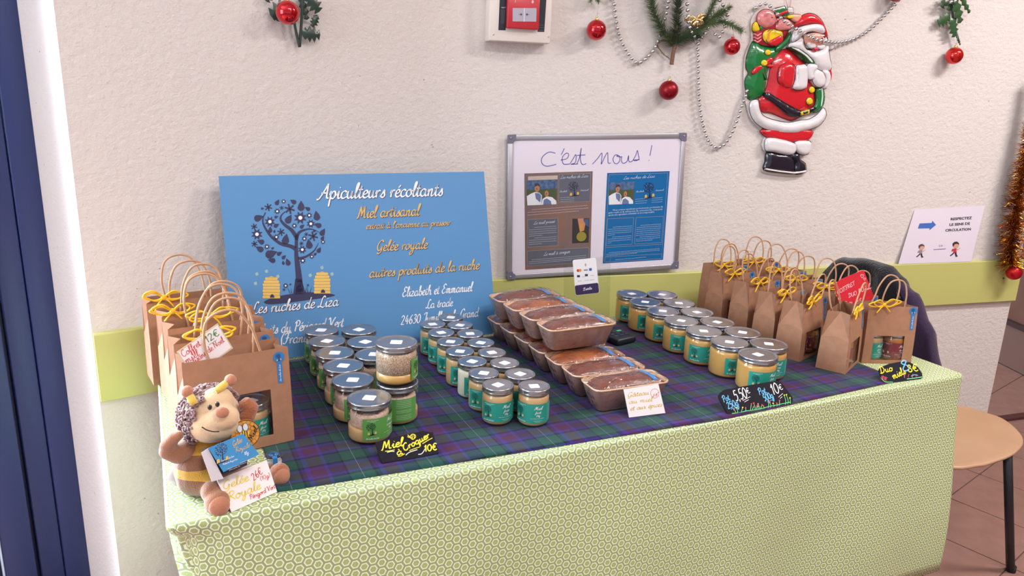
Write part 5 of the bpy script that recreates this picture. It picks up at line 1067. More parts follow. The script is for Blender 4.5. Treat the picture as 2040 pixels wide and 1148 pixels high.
m.flat(circ(-0.001,0.001,0.0075,14,0.0055), mat('badge_yellow',(236,190,70),0.5), TL, 0.0006)
for k in (-1,0,1): m.ribbon([(-0.001+0.0036*k,0.0062-abs(k)*0.001),(-0.001+0.0036*k,-0.0042+abs(k)*0.001)], 0.0014, DK_, TL, 0.0009)
for cx, cy in ((-0.008,0.0105),(0.001,0.0115)): m.flat(circ(cx,cy,0.0042,12,0.0065), mat('badge_wing',(220,224,230),0.5), TL, 0.0008); m.ribbon(circ(cx,cy,0.0042,12,0.0065)+[(cx+0.0042,cy)], 0.0006, DK_, TL, 0.0010)
write(m, 'Miel', (0.008,-0.014), (0.0205,0.006), 0.0042, 0.26, DK_, TL, 0.0010, 0.1, None); m.build('print', t)
# royal jelly carton with blue lid card
P = Plane(on_y(445,942,1.150), (math.cos(D2R(14)), math.sin(D2R(14)), 0), (0,0.35,1)); t = P.empty('royal_jelly_box', 'small open carton with a blue printed lid leaning on the plush bee', 'box')
C2 = lambda x, y: P.px(300+x/3.588, 720+y/3.588); qd = [C2(*p) for p in ((520,793),(775,665),(660,517),(412,620))]
m = MB(); m.slab(qd, 0.0010, mat('blue_card', (62,140,196), 0.35), TL); ld = m.build('lid', t); m = MB()
tree(m, (lambda x, y: C2(515+(x-545)*0.20, 655+(y-530)*0.225-(x-545)*0.05)), TL, NAVY, HIVE, WHITE, 1, 0.0013)
write(m, 'Gelée', C2(588,612), C2(655,575), 0.0042, 0.2, GOLD, TL, 0.0015); write(m, 'Royale', C2(606,652), C2(708,612), 0.0040, 0.2, GOLD, TL, 0.0015); write(m, '10g', C2(668,672), C2(700,660), 0.0026, 0.26, WHITE, TL, 0.0015)
write(m, 'Les ruches de Liza', C2(505,718), C2(595,682), 0.0015, 0.3, WHITE, TL, 0.0015, k=2); write(m, 'Produits du Périgord Vert', C2(515,742), C2(620,704), 0.0013, 0.3, WHITE, TL, 0.0015, k=2)
for a_, b_ in (((550,772),(720,712)),((560,782),(640,750)),((640,730),(740,690))): scribble(m, C2(*a_), C2(*b_), 0.0012, WHITE, TL, 0.0014, seed=a_[0])
m.build('print', ld)
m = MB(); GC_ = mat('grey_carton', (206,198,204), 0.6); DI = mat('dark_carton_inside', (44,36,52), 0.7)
cA = [C2(*p) for p in ((365,655),(415,622),(525,840),(440,862))]; m.slab(cA[::-1], 0.0008, GC_, lambda u, v, h: TL(u, v, h-0.003)); 
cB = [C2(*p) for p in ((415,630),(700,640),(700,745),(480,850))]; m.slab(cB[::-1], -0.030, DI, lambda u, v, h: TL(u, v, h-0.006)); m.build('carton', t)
# white price card at the bee's feet
P, t = card_frame((460,1020), (551,981), 30, ZT+0.0008, label='white card with yellow and red handwriting at the feet of the plush bee', group='handwritten price cards')
C2 = lambda x, y: P.px(300+x/3.588, 720+y/3.588); m = MB(); m.slab([C2(*p) for p in ((575,1080),(900,935),(825,708),(472,850))], 0.0022, CARD, TL); m.build('card', t); m = MB()
write(m, 'Gelée', C2(515,925), C2(700,852), 0.0068, 0.28, mat('pale_ochre_pen', (232,208,110), 0.6), TL, 0.0026, 0.1, None); write(m, 'Royale', C2(555,1005), C2(785,912), 0.0072, 0.28, mat('pale_ochre_pen'), TL, 0.0026, 0.1, None)
write(m, '26€', C2(732,858), C2(800,800), 0.0060, 0.2, RP, TL, 0.0026, 0.1, None); write(m, '(10g)', C2(782,858), C2(852,826), 0.0036, 0.2, RP, TL, 0.0026, 0.1, None); write(m, 'Périgord Vert', C2(708,992), C2(888,908), 0.0040, 0.22, RP, TL, 0.0026, 0.1, None)
m.build('handwriting', t)
# tiny pot
pp = on_y(546,924,1.262); t = thing('sample_pot', 'tiny clear plastic pot with a blue seal behind the plush foot', 'pot', (pp.x, pp.y, ZS-0.001)); PT = glassy('clear_plastic', (238,242,246), 1.2, 0.08, floor=0.06)
m = MB(); m.lathe([(0.0003,0.001),(0.0125,0.001),(0.0135,0.002),(0.0150,0.024),(0.0150,0.026)], PT, 28); m.build('cup', t); m = MB(); m.lathe([(0.0168,0.0225),(0.0172,0.025),(0.0170,0.0290),(0.0155,0.0298),(0.0150,0.0285),(0.0003,0.0285)], PT, 32); m.build('lid', t)
m = MB(); m.lathe([(0.0003,0.003),(0.0120,0.003),(0.0136,0.018),(0.0003,0.018)], mat('milky_jelly', (224,214,196), 0.4), 24); m.build('jelly', t)
m = MB(); m.slab(circ(0,0,0.0085,18), 0.0003, STICK, lambda u, v, h: Vector((u, v, 0.0300+h))); m.slab([(-0.004,-0.0168),(0.004,-0.0168),(0.004,-0.006),(-0.004,-0.006)], 0.0003, STICK, lambda u, v, h: Vector((u, v, 0.0301+h))); m.slab([(-0.004,0.004),(0.004,0.004),(0.004,0.030),(-0.004,0.030)], 0.0003, STICK, lambda u, v, h: Vector((u, -0.0174-h, v))); tree(m, lambda x, y: ((x-545)/640*0.012, -(y-530)/640*0.012), lambda u, v, h=0: Vector((u, v, 0.0304+h)), NAVY, HIVE, WHITE, 2); m.build('sticker', t)

# ------------------------------------------------------------------ chair with a jacket
BLK = mat('black_tube', (26,26,34), 0.45); BEECH = mat('beech_plywood', (194,156,126), 0.4, var=(186,147,116), vscale=6, coat=0.2)
ch = thing('chair', 'round-fronted beech chair on black legs at the right end of the table', 'chair', (2.16, 1.34, 0))
so = [(1.935,1.168),(2.029,1.134),(2.095,1.131),(2.20,1.140),(2.307,1.176),(2.375,1.235),(2.42,1.31),(2.412,1.367),(2.388,1.429),(2.31,1.49),(2.18,1.53),(2.04,1.54),(1.945,1.52),(1.915,1.35)]
m = MB(); cen = Vector((2.16,1.34)); P = spline(so, 5, True); rg = []
for z, k in ((0.438,0.965),(0.439,0.985),(0.445,1.0),(0.449,0.992),(0.4505,0.975),(0.449,0.90),(0.4465,0.7),(0.4455,0.35),(0.4455,0.01)): rg.append([((x-cen.x)*k, (y-cen.y)*k, z) for x, y in P])
m.loft(rg, BEECH); m.build('seat', ch)
for a_, b_ in (((2.206,1.160,0.437),(2.358,1.156,0.0)),((2.26,1.46,0.437),(2.37,1.55,0.0)),((1.965,1.20,0.437),(1.94,1.185,0.0)),((1.965,1.50,0.437),(1.95,1.54,0.0))):
    m = MB(); A, B = Vector(a_)-Vector((2.16,1.34,0)), Vector(b_)-Vector((2.16,1.34,0)); m.tube([A, A+(B-A)*0.5, B], 0.0125, BLK, 12); l_ = m.build('leg', ch); m = MB(); m.tube([B+Vector((0,0,0.02)), B+Vector((0,0,0.0))], 0.014, mat('rubber_tip', (30,30,30), 0.8), 12); m.build('foot_cap', l_)
m = MB(); m.tube([(-0.195,-0.14,0.43),(0.045,-0.178,0.43),(0.10,0.12,0.43),(-0.195,0.16,0.43)], 0.009, BLK, 8); m.build('under_frame', ch)
for y in (0.02, 0.25):
    m = MB(); m.tube([(-0.20,y,0.43),(-0.215,y,0.6),(-0.222,y,0.90)], 0.011, BLK, 10); m.build('back_post', ch)
m = MB(); m.rbox((-0.222,0.135,0.83), (0.012,0.27,0.12), BEECH, 0.005); m.build('backrest', ch)
# the jacket: cloth folded over the backrest
JX = 1.935; PUR_ = mat('dark_purple_wool', (52,36,64), 0.9, sheen=0.3, bump=0.3, bscale=250, spec=0.1); BKW = mat('black_fleece', (18,17,25), 0.95, sheen=0.4, bump=0.5, bscale=200, spec=0.1)
def drape(y0, y1, top, zf, zb, th, mt, seed, name, parent):
    q = random.Random(seed); rows = []; ny = 34
    for i in range(ny+1):
        y = y0+(y1-y0)*i/ny; zt = top(y); sec = []
        def f(z): return 0.006*math.sin(y*38+z*9+seed)+0.005*math.sin(y*71-z*14)
        for k in range(8): z = zf+(zt-0.03-zf)*k/7; sec.append((JX-th-f(z)-0.010*(1-k/7), y+0.010*math.sin(z*17+seed), z))
        for k in range(1, 6): a = PI*k/6; sec.append((JX-(th+0.002)*math.cos(a), y, zt-0.03+0.03*math.sin(a)))
        for k in range(8): z = zt-0.03-(zt-0.03-zb)*k/7; sec.append((JX+th+f(z)+0.022*k/7, y+0.010*math.sin(z*15), z))
        rows.append(sec)
    m = MB(); n = len(rows[0]); m.add([Vector(p)-parent.location for r_ in rows for p in r_], [(i*n+j, i*n+j+1, (i+1)*n+j+1, (i+1)*n+j) for i in range(ny) for j in range(n-1)], mt, True)
    o = m.build(name, parent); s_ = o.modifiers.new('s', 'SOLIDIFY'); s_.thickness = 0.004; s_.offset = 0; return o
jk = thing('jacket', 'dark purple jacket with a black fleece hung over the chair back', 'jacket', (JX, 1.4, 0.45))
def interp(P, y):
    for (a, za), (b, zb_) in zip(P, P[1:]):
        if y <= b: return za+(zb_-za)*smooth01((y-a)/(b-a)) if y > a else za
    return P[-1][1]
T1 = [(1.225,0.66),(1.245,0.735),(1.29,0.825),(1.35,0.902),(1.42,0.935),(1.52,0.940),(1.60,0.925),(1.68,0.86)]
drape(1.225, 1.68, lambda y: interp(T1, y), 0.62, 0.615, 0.022, PUR_, 1, 'purple_cloth', jk)
T2 = [(1.365,0.88),(1.40,0.935),(1.45,0.960),(1.52,0.962),(1.60,0.95),(1.70,0.86)]
drape(1.365, 1.70, lambda y: interp(T2, y), 0.66, 0.74, 0.031, BKW, 2, 'black_fleece', jk)

# ------------------------------------------------------------------ wall: notice, alarm, baubles, garlands
BOT = WR.px(1862, 517, BT); NP = Plane(WR.at(BOT[0], BZ1+0.0006, BT-0.002), (dR.x, dR.y, 0), Vector((nR.x*0.07, nR.y*0.07, 1)))
t = NP.empty('paper_notice', 'white paper notice with a blue arrow standing on the green rail', 'notice'); q4 = [NP.px(*p) for p in ((1790,520),(1935,514),(1962,410),(1822,418))]; q4[0] = (q4[0][0], 0.0); q4[1] = (q4[1][0], 0.0)
m = MB(); m.slab(q4, 0.0006, WHITEP, TL); m.build('sheet', t); m = MB(); C2 = lambda x, y: NP.px(1780+x/8.829, 400+y/8.829)
m.flat([C2(*p) for p in ((425,490),(635,485),(625,522),(745,425),(680,350),(670,390),(455,400))], mat('arrow_blue', (70,112,190), 0.5), TL, 0.0010); m.build('arrow_print', t)
for tx_, a_, b_ in (('RESPECTEZ',(1000,345),(1375,320)),('LE SENS DE',(980,443),(1340,420)),('CIRCULATION',(905,543),(1355,520))): m = MB(); bfont(m, tx_, C2(*a_), C2(*b_), BLACKP, TL, 0.0010, hgt=0.0095, bold=0.035); m.build('lettering', t)
m = MB(); m.ribbon([C2(700,860), C2(915,846)], 0.0022, mat('notice_line', (70,72,140), 0.5), TL, 0.0010); bfont(m, '2 m', C2(795,812), C2(858,804), BLACKP, TL, 0.0010); m.build('distance_mark', t)
def kid(ox, oy, shirt, hair, s_, flip=False):
    m = MB(); K = lambda x, y: C2(ox+x*s_, oy+y*s_); SK = mat('drawn_skin', (214,166,146), 0.5); DP = mat('drawn_trousers', (64,50,70), 0.5)
    def pl(pts, mm_, h): m.flat([K(*p) for p in pts], mm_, TL, h)
    pl([(-10,60),(20,60),(-30,110),(-70,140),(-85,125),(-45,95)], DP, 0.0010); pl([(0,60),(35,60),(35,100),(60,140),(20,150),(5,105)], DP, 0.0012)
    pl([(-40,5),(30,-5),(35,65),(-15,70),(-30,40)], shirt, 0.0014); pl([(20,0),(60,10),(105,-20),(100,-5),(60,28),(28,25)], SK, 0.0013); pl([(-35,5),(-60,45),(-40,55),(-20,25)], shirt, 0.0015)
    pl(circ(25,-55,52,14), SK, 0.0016); pl([(-32,-40),(-38,-85),(-5,-118),(40,-122),(75,-95),(78,-62),(45,-84),(0,-75),(-18,-40)], hair, 0.0018); m.build('drawn_child', t)
kid(1070, 840, mat('drawn_red', (200,60,76), 0.5), mat('drawn_hair', (66,44,46), 0.5), 1.0); kid(470, 870, mat('drawn_grey', (150,140,146), 0.5), mat('drawn_brown_hair', (98,72,70), 0.5), 0.9)
# fire alarm call point
fa = WR.empty('fire_alarm', 'off-white wall box holding a red fire alarm call point', 'alarm', None, WR.at(0, 0, 0)); OW = mat('offwhite_plastic', (228,219,213), 0.45); RB = mat('alarm_red', (190,44,56), 0.35)
m = MB(); m.rbox(TL(-0.866, 1.655, 0.0265), (0.186, 0.053, 0.200), OW, 0.003); m.build('housing', fa)
C2 = lambda x, y, h=0.053: WR.px(950+x/11.48, y/11.48, h); TF = lambda u, v, h=0: TL(u, v, 0.053+h); DKB = mat('alarm_black', (30,30,48), 0.4)
def ext(p, q_, k): return (p[0]+(q_[0]-p[0])*k, p[1]+(q_[1]-p[1])*k)
m = MB(); A, B, C, D = C2(490,690), C2(655,695), C2(705,0), C2(530,0); m.slab([A, B, (C[0],C[1]+0.055), (D[0],D[1]+0.055)], 0.0005, DKB, TF); m.build('dark_strip', fa); m = MB(); A, B, C, D = C2(1385,728), C2(1540,732), C2(1600,0), C2(1448,0); m.slab([A, B, (C[0],C[1]+0.055), (D[0],D[1]+0.055)], 0.0005, DKB, TF); m.build('dark_strip', fa)
m = MB(); bfont(m, 'TEST', C2(553,188), C2(668,184), WHITE, TF, 0.0009, hgt=0.0026); m.flat([C2(*p) for p in ((545,540),(545,215),(655,215),(630,540))][::-1][::-1], mat('alarm_darkgrey', (50,56,66), 0.4), TF, 0.0008); m.build('strip_print', fa); m = MB()
for y in (575,630,695): m.ribbon([C2(1425,y), C2(1530,y+2)], 0.0006, mat('alarm_grey_text', (130,130,140), 0.5), TF, 0.0009)
m.build('strip_print', fa)
for x, y in ((376,790),(1637,840)):
    m = MB(); u, v = C2(x, y); m.lathe([(0.0003,0.0012),(0.0026,0.0010),(0.0028,0)], mat('cream_screw', (214,204,194), 0.4), 14, TF(u, v), Matrix.Rotation(PI/2, 3, 'X')); m.ribbon([(u-0.0016,v-0.0012),(u+0.0016,v+0.0012)], 0.0007, DKB, TF, 0.0014); m.build('screw', fa)
u0, v0 = C2(690,655,0.071); u1, v1 = C2(1425,668,0.071); m = MB(); m.rbox(TL((u0+u1)/2, (v0+v1)/2+0.0475, 0.062), (u1-u0, 0.018, 0.095), RB, 0.003); rb_ = m.build('call_point', fa)
TF2 = lambda u, v, h=0: TL(u, v, 0.0712+h); C3 = lambda x, y: C2(x, y, 0.0712); m = MB(); m.flat([C3(*p) for p in ((815,488),(1357,495),(1365,185),(820,183))], mat('alarm_pane', (176,170,186), 0.2), TF2, 0.0002)
m.ribbon([C3(1082,495), C3(1086,183)], 0.0014, WHITE, TF2, 0.0005)
for x0, s_ in ((1035,1),(1120,-1)): m.flat([C3(x0, 332), C3(x0-s_*34, 300), C3(x0-s_*34, 366)][::s_], BLACKP, TF2, 0.0006); m.ribbon([C3(x0-s_*30, 332), C3(x0-s_*75, 332)], 0.0012, BLACKP, TF2, 0.0006)
m.flat([C3(*p) for p in ((1250,60),(1275,80),(1302,60),(1300,30),(1276,-10),(1256,25))], mat('alarm_pale', (236,190,190), 0.5), TF2, 0.0004); m.ribbon([C3(872,62), C3(885,20), C3(884,-20)], 0.0012, mat('alarm_pale'), TF2, 0.0004); m.build('pane_print', rb_)
# baubles
def bauble(px, py, r, label, pl_, off, mt, cap=GOLDM, string=None):
    u, v = pl_.px(px, py, off); c = pl_.at(u, v, off); t = thing('bauble', label, 'bauble', c, 0, 'red christmas baubles')
    m = MB(); m.ell((0,0,0), r, mt, None, 36, 24); m.build('ball', t); m = MB(); m.lathe([(r*0.20,r*0.96),(r*0.20,r*1.10),(r*0.17,r*1.14),(0.0002,r*1.15)], cap, 12); k = m.build('cap', t)
    m = MB(); m.tube([(r*0.11*math.cos(a*PI/5), 0, r*1.26+r*0.14*math.sin(a*PI/5)) for a in range(11)], r*0.02, cap, 5); m.build('hook_ring', k)
    if string: m = MB(); m.tube([(0,0,r*1.38), (string*0.5,0,r*1.38+0.02), (string,0.01,r*1.38+0.045)], 0.0005, mat('thread', (170,180,190), 0.6), 5); m.build('thread', t)
bauble(1188, 60, 0.0300, 'shiny red bauble left of the fir branch', WR, 0.034, RED, GOLDM, 0.004)
bauble(1332, 180, 0.0300, 'satin dark red bauble alone under the fir stem above the whiteboard', WR, 0.034, REDM, GOLDM)
bauble(1458, 93, 0.0262, 'shiny red bauble between the fir tip and the Christmas plaque', WR, 0.032, RED, mat('red_cap', (190,40,50), 0.3, metal=0.5), 0.002)
bauble(1901, 111, 0.0290, 'shiny red bauble under the holly sprig on the right', WR, 0.034, mat('orange_red_gloss', (214,34,28), 0.12, metal=0.7, coat=0.6), GOLDM, 0.002)
bauble(2020, 543, 0.0290, 'satin red bauble at the bottom of the gold tinsel', WR, 0.060, mat('bright_satin_red', (196,22,36), 0.3, metal=0.5))
bauble(1787, -16, 0.0300, 'dark red bauble cut by the top edge of the picture', WR, 0.034, REDM)
bauble(573, 25, 0.0285, 'shiny red bauble in front of the left holly sprig', WL, 0.050, RED, GOLDM, 0.0)
# bead garlands
def garland(pts, label, off=0.012, pl_=WR):
    P = [Vector(pl_.at(*pl_.px(x, y, o), o)) for x, y, o in [(p[0], p[1], p[2] if len(p) > 2 else off) for p in pts]]; P = [Vector(p) for p in spline([tuple(p) for p in P], 10)]; o0 = P[0].copy()
    t = thing('bead_garland', label, 'garland', o0, 0, 'silver bead garlands'); m = MB(); step = 0.0172; acc_ = 0; last = P[0]; s_ = MB()
    s_.tube([p-o0 for p in P], 0.0005, mat('thread'), 4); s_.build('thread', t)
    for a, b in zip(P, P[1:]):
        l = (b-a).length; 
        while acc_ < l: m.ell(a+(b-a)*(acc_/l)-o0, 0.0062, SILV, None, 12, 8); acc_ += step
        acc_ -= l
    o = m.build('beads', t); o['kind'] = 'stuff'
garland([(1222,-40),(1223,0),(1227,40),(1236,78),(1252,108),(1268,125),(1285,118),(1304,97),(1315,70),(1324,38),(1332,0,0.03),(1338,-40,0.03)], 'silver bead garland looping left of the fir stem', 0.012)
garland([(1369,-40,0.05),(1369,0,0.05),(1371,30,0.05),(1374,55,0.045),(1383,72,0.04),(1391,79,0.035),(1402,70,0.03),(1412,54,0.035),(1418,50,0.04)], 'short silver bead loop over the gold bow', 0.03)
garland([(1388,45,0.04),(1390,70,0.03),(1390,100),(1391,160),(1393,205),(1399,245),(1410,278),(1424,293),(1440,290),(1455,270),(1468,240),(1478,210),(1486,190),(1492,165,0.004)], 'long silver bead garland hanging down beside the Christmas plaque', 0.014)
garland([(1505,16,0.012),(1522,7,0.02),(1536,14,0.035),(1548,28,0.044),(1562,42,0.044),(1580,54,0.044),(1600,65,0.044),(1622,77,0.046),(1645,83,0.040),(1668,85,0.025),(1690,81,0.016),(1712,72),(1735,57),(1760,33),(1782,10),(1800,-14)], 'silver bead garland crossing the face of the Christmas plaque', 0.014)
garland([(1420,-30,0.03),(1434,0,0.045),(1443,14,0.05),(1449,28,0.05),(1446,45,0.045),(1440,62,0.035),(1432,74,0.03),(1424,68,0.03),(1420,60,0.03)], 'short silver bead strand through the fir tip', 0.03)
# gold bow on the branch
u, v = WR.px(1388, 38, 0.05); t = thing('gold_bow', 'crumpled shiny gold bow tied in the fir branch', 'bow', WR.at(u, v, 0.045), AR); m = MB(); q = random.Random(9)
for k in range(9):
    a = q.uniform(0, 2*PI); L_ = q.uniform(0.026, 0.042); P = [(0,0,0),(math.cos(a)*L_*0.6,-0.012*q.random(),math.sin(a)*L_*0.4+0.005),(math.cos(a)*L_,-0.006,math.sin(a)*L_*0.55),(math.cos(a)*L_*0.6,0.004,math.sin(a)*L_*0.45-0.006),(0,0,0)]
    m.tube(spline(P, 5), 0.0065, mat('pale_gold', (244,222,170), 0.22, metal=1), 5, flat=0.35)
m.build('loops', t)
# fir branch
FIR = mat('fir_needles', (70,92,60), 0.6, var=(96,116,70), vscale=30); FIRD = mat('dark_fir_needles', (52,70,50), 0.6); BARK = mat('fir_bark', (128,96,80), 0.9, bump=0.5, bscale=200)
def fir(name, label, twigs, off=0.03):
    t = thing(name, label, 'branch', WR.at(*WR.px(twigs[0][0][0][0], twigs[0][0][0][1], off), off), 0); o0 = t.location; q = random.Random(2)
    for pts, r0, r1, dens, nl, mt in twigs:
        P = [WR.at(*WR.px(x, y, o), o)-o0 for x, y, o in pts]; P = [Vector(p) for p in spline([tuple(p) for p in P], 6)]; n = len(P); m = MB(); m.tube(P, [r0+(r1-r0)*i/(n-1) for i in range(n)], BARK, 7); tw_ = m.build('twig', t)
        if not dens: continue
        m = MB()
        for i in range(n-1):
            d_ = P[i+1]-P[i]; l = d_.length; dn_ = d_.normalized()
            for k in range(int(l*dens)):
                p = P[i]+d_*q.random(); a = dn_.orthogonal().normalized(); b = dn_.cross(a); ph = q.uniform(0, 2*PI); s_ = (a*math.cos(ph)+b*math.sin(ph)); e = (s_*q.uniform(0.7,1)+dn_*q.uniform(0.35,0.8)).normalized()*nl*q.uniform(0.7,1.15); dep = (p+o0+e-WR.O).dot(WR.N); e = e+WR.N*max(0, 0.002-dep); w_ = e.cross(dn_).normalized()*0.0009; w2 = e.cross(w_).normalized()*0.0009
                m.add([p-w_, p+w_, p+w2, p+e], [(0,1,3),(1,2,3),(2,0,3)], mt)
        o = m.build('needles', tw_); o['kind'] = 'stuff'
fir('fir_branch', 'green fir branch with bare stem hung upside down above the whiteboard', [
 ([(1338,129,0.02),(1341,108,0.022),(1345,92,0.025)], 0.0068, 0.0062, 0, 0, FIR), ([(1345,92,0.026),(1348,60,0.03),(1350,20,0.035),(1354,-50,0.03)], 0.005, 0.003, 5200, 0.036, FIRD),
 ([(1343,92,0.026),(1325,66,0.03),(1306,32,0.03),(1288,-30,0.03)], 0.003, 0.002, 5200, 0.034, FIR), ([(1345,90,0.026),(1375,66,0.035),(1400,55,0.04),(1425,32,0.045),(1440,24,0.045)], 0.003, 0.0016, 5000, 0.030, FIR),
 ([(1398,50,0.036),(1412,25,0.04),(1424,2,0.04),(1440,-30,0.04)], 0.0018, 0.0012, 4600, 0.022, FIR), ([(1410,48,0.04),(1440,44,0.045),(1462,52,0.045),(1478,62,0.045)], 0.0018, 0.001, 4600, 0.022, FIR), ([(1425,36,0.045),(1444,22,0.05),(1454,14,0.05)], 0.0014, 0.0008, 4600, 0.018, FIR),
 ([(1344,95,0.026),(1325,80,0.02),(1310,88,0.016),(1318,104,0.014),(1334,117,0.014)], 0.0018, 0.0012, 1400, 0.008, mat('dry_needles', (120,106,70), 0.7)), ([(1346,88,0.03),(1366,76,0.035),(1392,72,0.035)], 0.002, 0.001, 5000, 0.028, FIRD)])
fir('fir_sprig', 'tip of a green fir sprig above the leftmost shiny bauble of the right wall', [([(1186,-40,0.03),(1188,-10,0.03),(1192,4,0.03)], 0.002, 0.001, 3800, 0.014, FIR), ([(1188,-20,0.03),(1178,-6,0.03),(1176,4,0.03)], 0.0016, 0.001, 3200, 0.012, FIR), ([(1190,-22,0.03),(1206,-10,0.03),(1216,-2,0.03)], 0.0016, 0.001, 3200, 0.012, FIR)])
# holly
def holly_leaf(m, pl_, base, tip, wd, off, mt, o0, n=4):
    a = Vector(pl_.px(*base, off)); b = Vector(pl_.px(*tip, off)); d_ = b-a; ln = d_.length; d_.normalize(); nn = Vector((-d_.y, d_.x)); pts = []
    L_ = [(0,0.02)]; 
    for i in range(n): f = (i+0.6)/n; L_ += [(f-0.10, wd*0.30*math.sin(PI*min(f,0.93))**0.5+0.0), (f+0.04, wd*0.62*math.sin(PI*min(f*0.9+0.05,0.93))**0.5)]
    up = [a+d_*ln*f+nn*w_ for f, w_ in L_[1:]]; dn2 = [a+d_*ln*f-nn*w_ for f, w_ in L_[1:]]; poly = [a]+dn2+[b]+up[::-1]
    m.puff([tuple(p) for p in poly], 0.004, mt, lambda u, v, h=0: pl_.at(u, v, off+h)-o0, step=wd*0.22, R=wd*0.5)
HOL = mat('dark_holly', (46,66,58), 0.3, coat=0.2); HOLG = mat('green_holly', (48,84,50), 0.35, coat=0.2)
def holly(label, pl_, stems, leaves, mt):
    o0 = pl_.at(*pl_.px(*stems[0][0], 0.02), 0.02); t = thing('holly_sprig', label, 'holly', o0); m = MB()
    for st in stems: P = [pl_.at(*pl_.px(x, y, 0.02), 0.02)-o0 for x, y in st]; m.tube(spline([tuple(p) for p in P], 4), 0.0036, mat('holly_stem', (44,58,56), 0.6), 7)
    m.build('stem', t)
    for b_, t_, w_, o_ in leaves: m = MB(); holly_leaf(m, pl_, b_, t_, w_, o_, mt, o0); m.build('leaf', t)
holly('dark green holly sprig pointing down on the left wall', WL, [[(604,-40),(602,20),(600,50),(597,92)],[(584,30),(590,65),(597,94)]], [((585,8),(538,30),0.042,0.018),((565,5),(552,42),0.03,0.014),((612,-12),(636,24),0.036,0.024),((632,30),(622,54),0.020,0.02),((601,66),(638,70),0.034,0.022),((598,-10),(612,40),0.02,0.016),((540,-20),(532,4),0.02,0.02)], HOL)
holly('wilted green holly sprig on the right part of the wall', WR, [[(1893,-40),(1896,10),(1899,45),(1901,72)],[(1905,-20),(1906,20),(1902,50),(1910,82)]], [((1893,30),(1868,48),0.040,0.022),((1896,36),(1902,74),0.036,0.026),((1900,-8),(1914,46),0.036,0.03),((1890,-12),(1876,16),0.030,0.026),((1912,-10),(1932,26),0.020,0.03),((1905,70),(1913,90),0.010,0.02),((1898,-20),(1890,22),0.03,0.02)], HOLG)
garland([(1880,-6,0.04),(1888,2,0.045),(1896,4,0.045),(1906,0,0.045),(1912,-8,0.04)], 'short silver bead loop around the right holly sprig', 0.04)
# tinsel
t = thing('tinsel_garland', 'thick gold tinsel garland hanging at the right edge of the wall', 'tinsel', WR.at(*WR.px(2030,400,0.06), 0.06)); o0 = t.location; TG = mat('gold_tinsel', (206,146,36), 0.2, metal=1); TR = mat('red_tinsel', (150,40,20), 0.25, metal=1)
P = [WR.at(*WR.px(x, y, 0.055), 0.055)-o0 for x, y in ((2072,150),(2060,220),(2046,290),(2036,350),(2026,410),(2019,460),(2013,500),(2014,528))]; P = [Vector(p) for p in spline([tuple(p) for p in P], 6)]; q = random.Random(6); m = MB(); m.tube(P, 0.002, TG, 5); m.build('core', t); m = MB()
for i in range(len(P)-1):
    d_ = P[i+1]-P[i]; f = i/len(P); R_ = 0.026+0.032*smooth01(f*1.4)
    for k in range(int(d_.length*8200)):
        p = P[i]+d_*q.random(); s_ = Vector((q.gauss(0,1), q.gauss(0,0.7), q.gauss(0,0.8))).normalized(); e = s_*R_*q.uniform(0.6,1.15); w_ = s_.orthogonal().normalized()*0.0008
        if (WR.O-(p+o0+e)).dot(WR.N) > 0: e -= WR.N*(2*e.dot(WR.N))
        mid = p+e*0.5+Vector((q.uniform(-1,1), q.uniform(-1,1), q.uniform(-1,1)))*0.003; b = m.add([p-w_, p+w_, mid+w_, mid-w_, p+e+w_*0.6, p+e-w_*0.6], [(0,1,2,3),(3,2,4,5)], TR if q.random() < 0.14 else TG)
o = m.build('strands', t); o['kind'] = 'stuff'

# ------------------------------------------------------------------ Christmas plaque: glossy vacuum-formed relief
sp = WR.empty('christmas_plaque', 'glossy plastic relief plaque of a white-bearded man in red with a green sack', 'decoration', None, WR.at(0, 0, 0.0)); SX = lambda x, y: WR.px(1440+x/3.104, y/3.104, 0.012)
def pm(n, c): return mat('plaque_'+n, c, 0.18, coat=0.6, bump=0.12, bscale=90)
PRED, PWH, PGR, PYE, PPK, PBK, PDR, POR = pm('red', (206,30,44)), pm('white', (226,222,226)), pm('green', (12,116,56)), pm('yellow', (232,200,40)), pm('pink', (226,140,140)), pm('black', (26,26,42)), pm('dark_red', (170,30,50)), pm('orange', (222,150,50)); LINE = mat('plaque_outline', (50,34,36), 0.4)
def shape(name, pts, hgt, mt, base=0.0, sm_=True, parent=sp, R=None, line=True, step=None):
    P = [SX(*p) for p in (spline(pts, 3, True) if sm_ else pts)]
    a = sum(P[i][0]*P[(i+1) % len(P)][1]-P[(i+1) % len(P)][0]*P[i][1] for i in range(len(P)))
    if a < 0: P = P[::-1]
    m = MB(); T = lambda u, v, h=0: TL(u, v, 0.006+h); m.puff(P, hgt, mt, T, base, R=R, step=step)
    if line: m.tube([T(*p, base+hgt*0.16) for p in P+[P[0]]], 0.0010, LINE, 4)
    return m.build(name, parent)
def C_(x, y, r, ry=None): return circ(x, y, r, 14, ry)
back = [(178,255),(142,350),(134,500),(140,600),(160,690),(180,740),(235,800),(262,850),(245,900),(270,950),(250,1030),(262,1072),(420,1092),(505,1085),(522,1040),(485,980),(545,930),(548,850),(555,815),(610,780),(645,700),(622,640),(640,560),(675,480),(668,380),(662,330),(700,285),(672,240),(640,160),(600,90),(520,70),(450,78),(400,50),(370,28),(310,38),(250,42),(205,80),(180,130),(180,200)]
m = MB(); P = [SX(*p) for p in spline(back, 3, True)]; a = sum(P[i][0]*P[(i+1) % len(P)][1]-P[(i+1) % len(P)][0]*P[i][1] for i in range(len(P))); P = P if a > 0 else P[::-1]
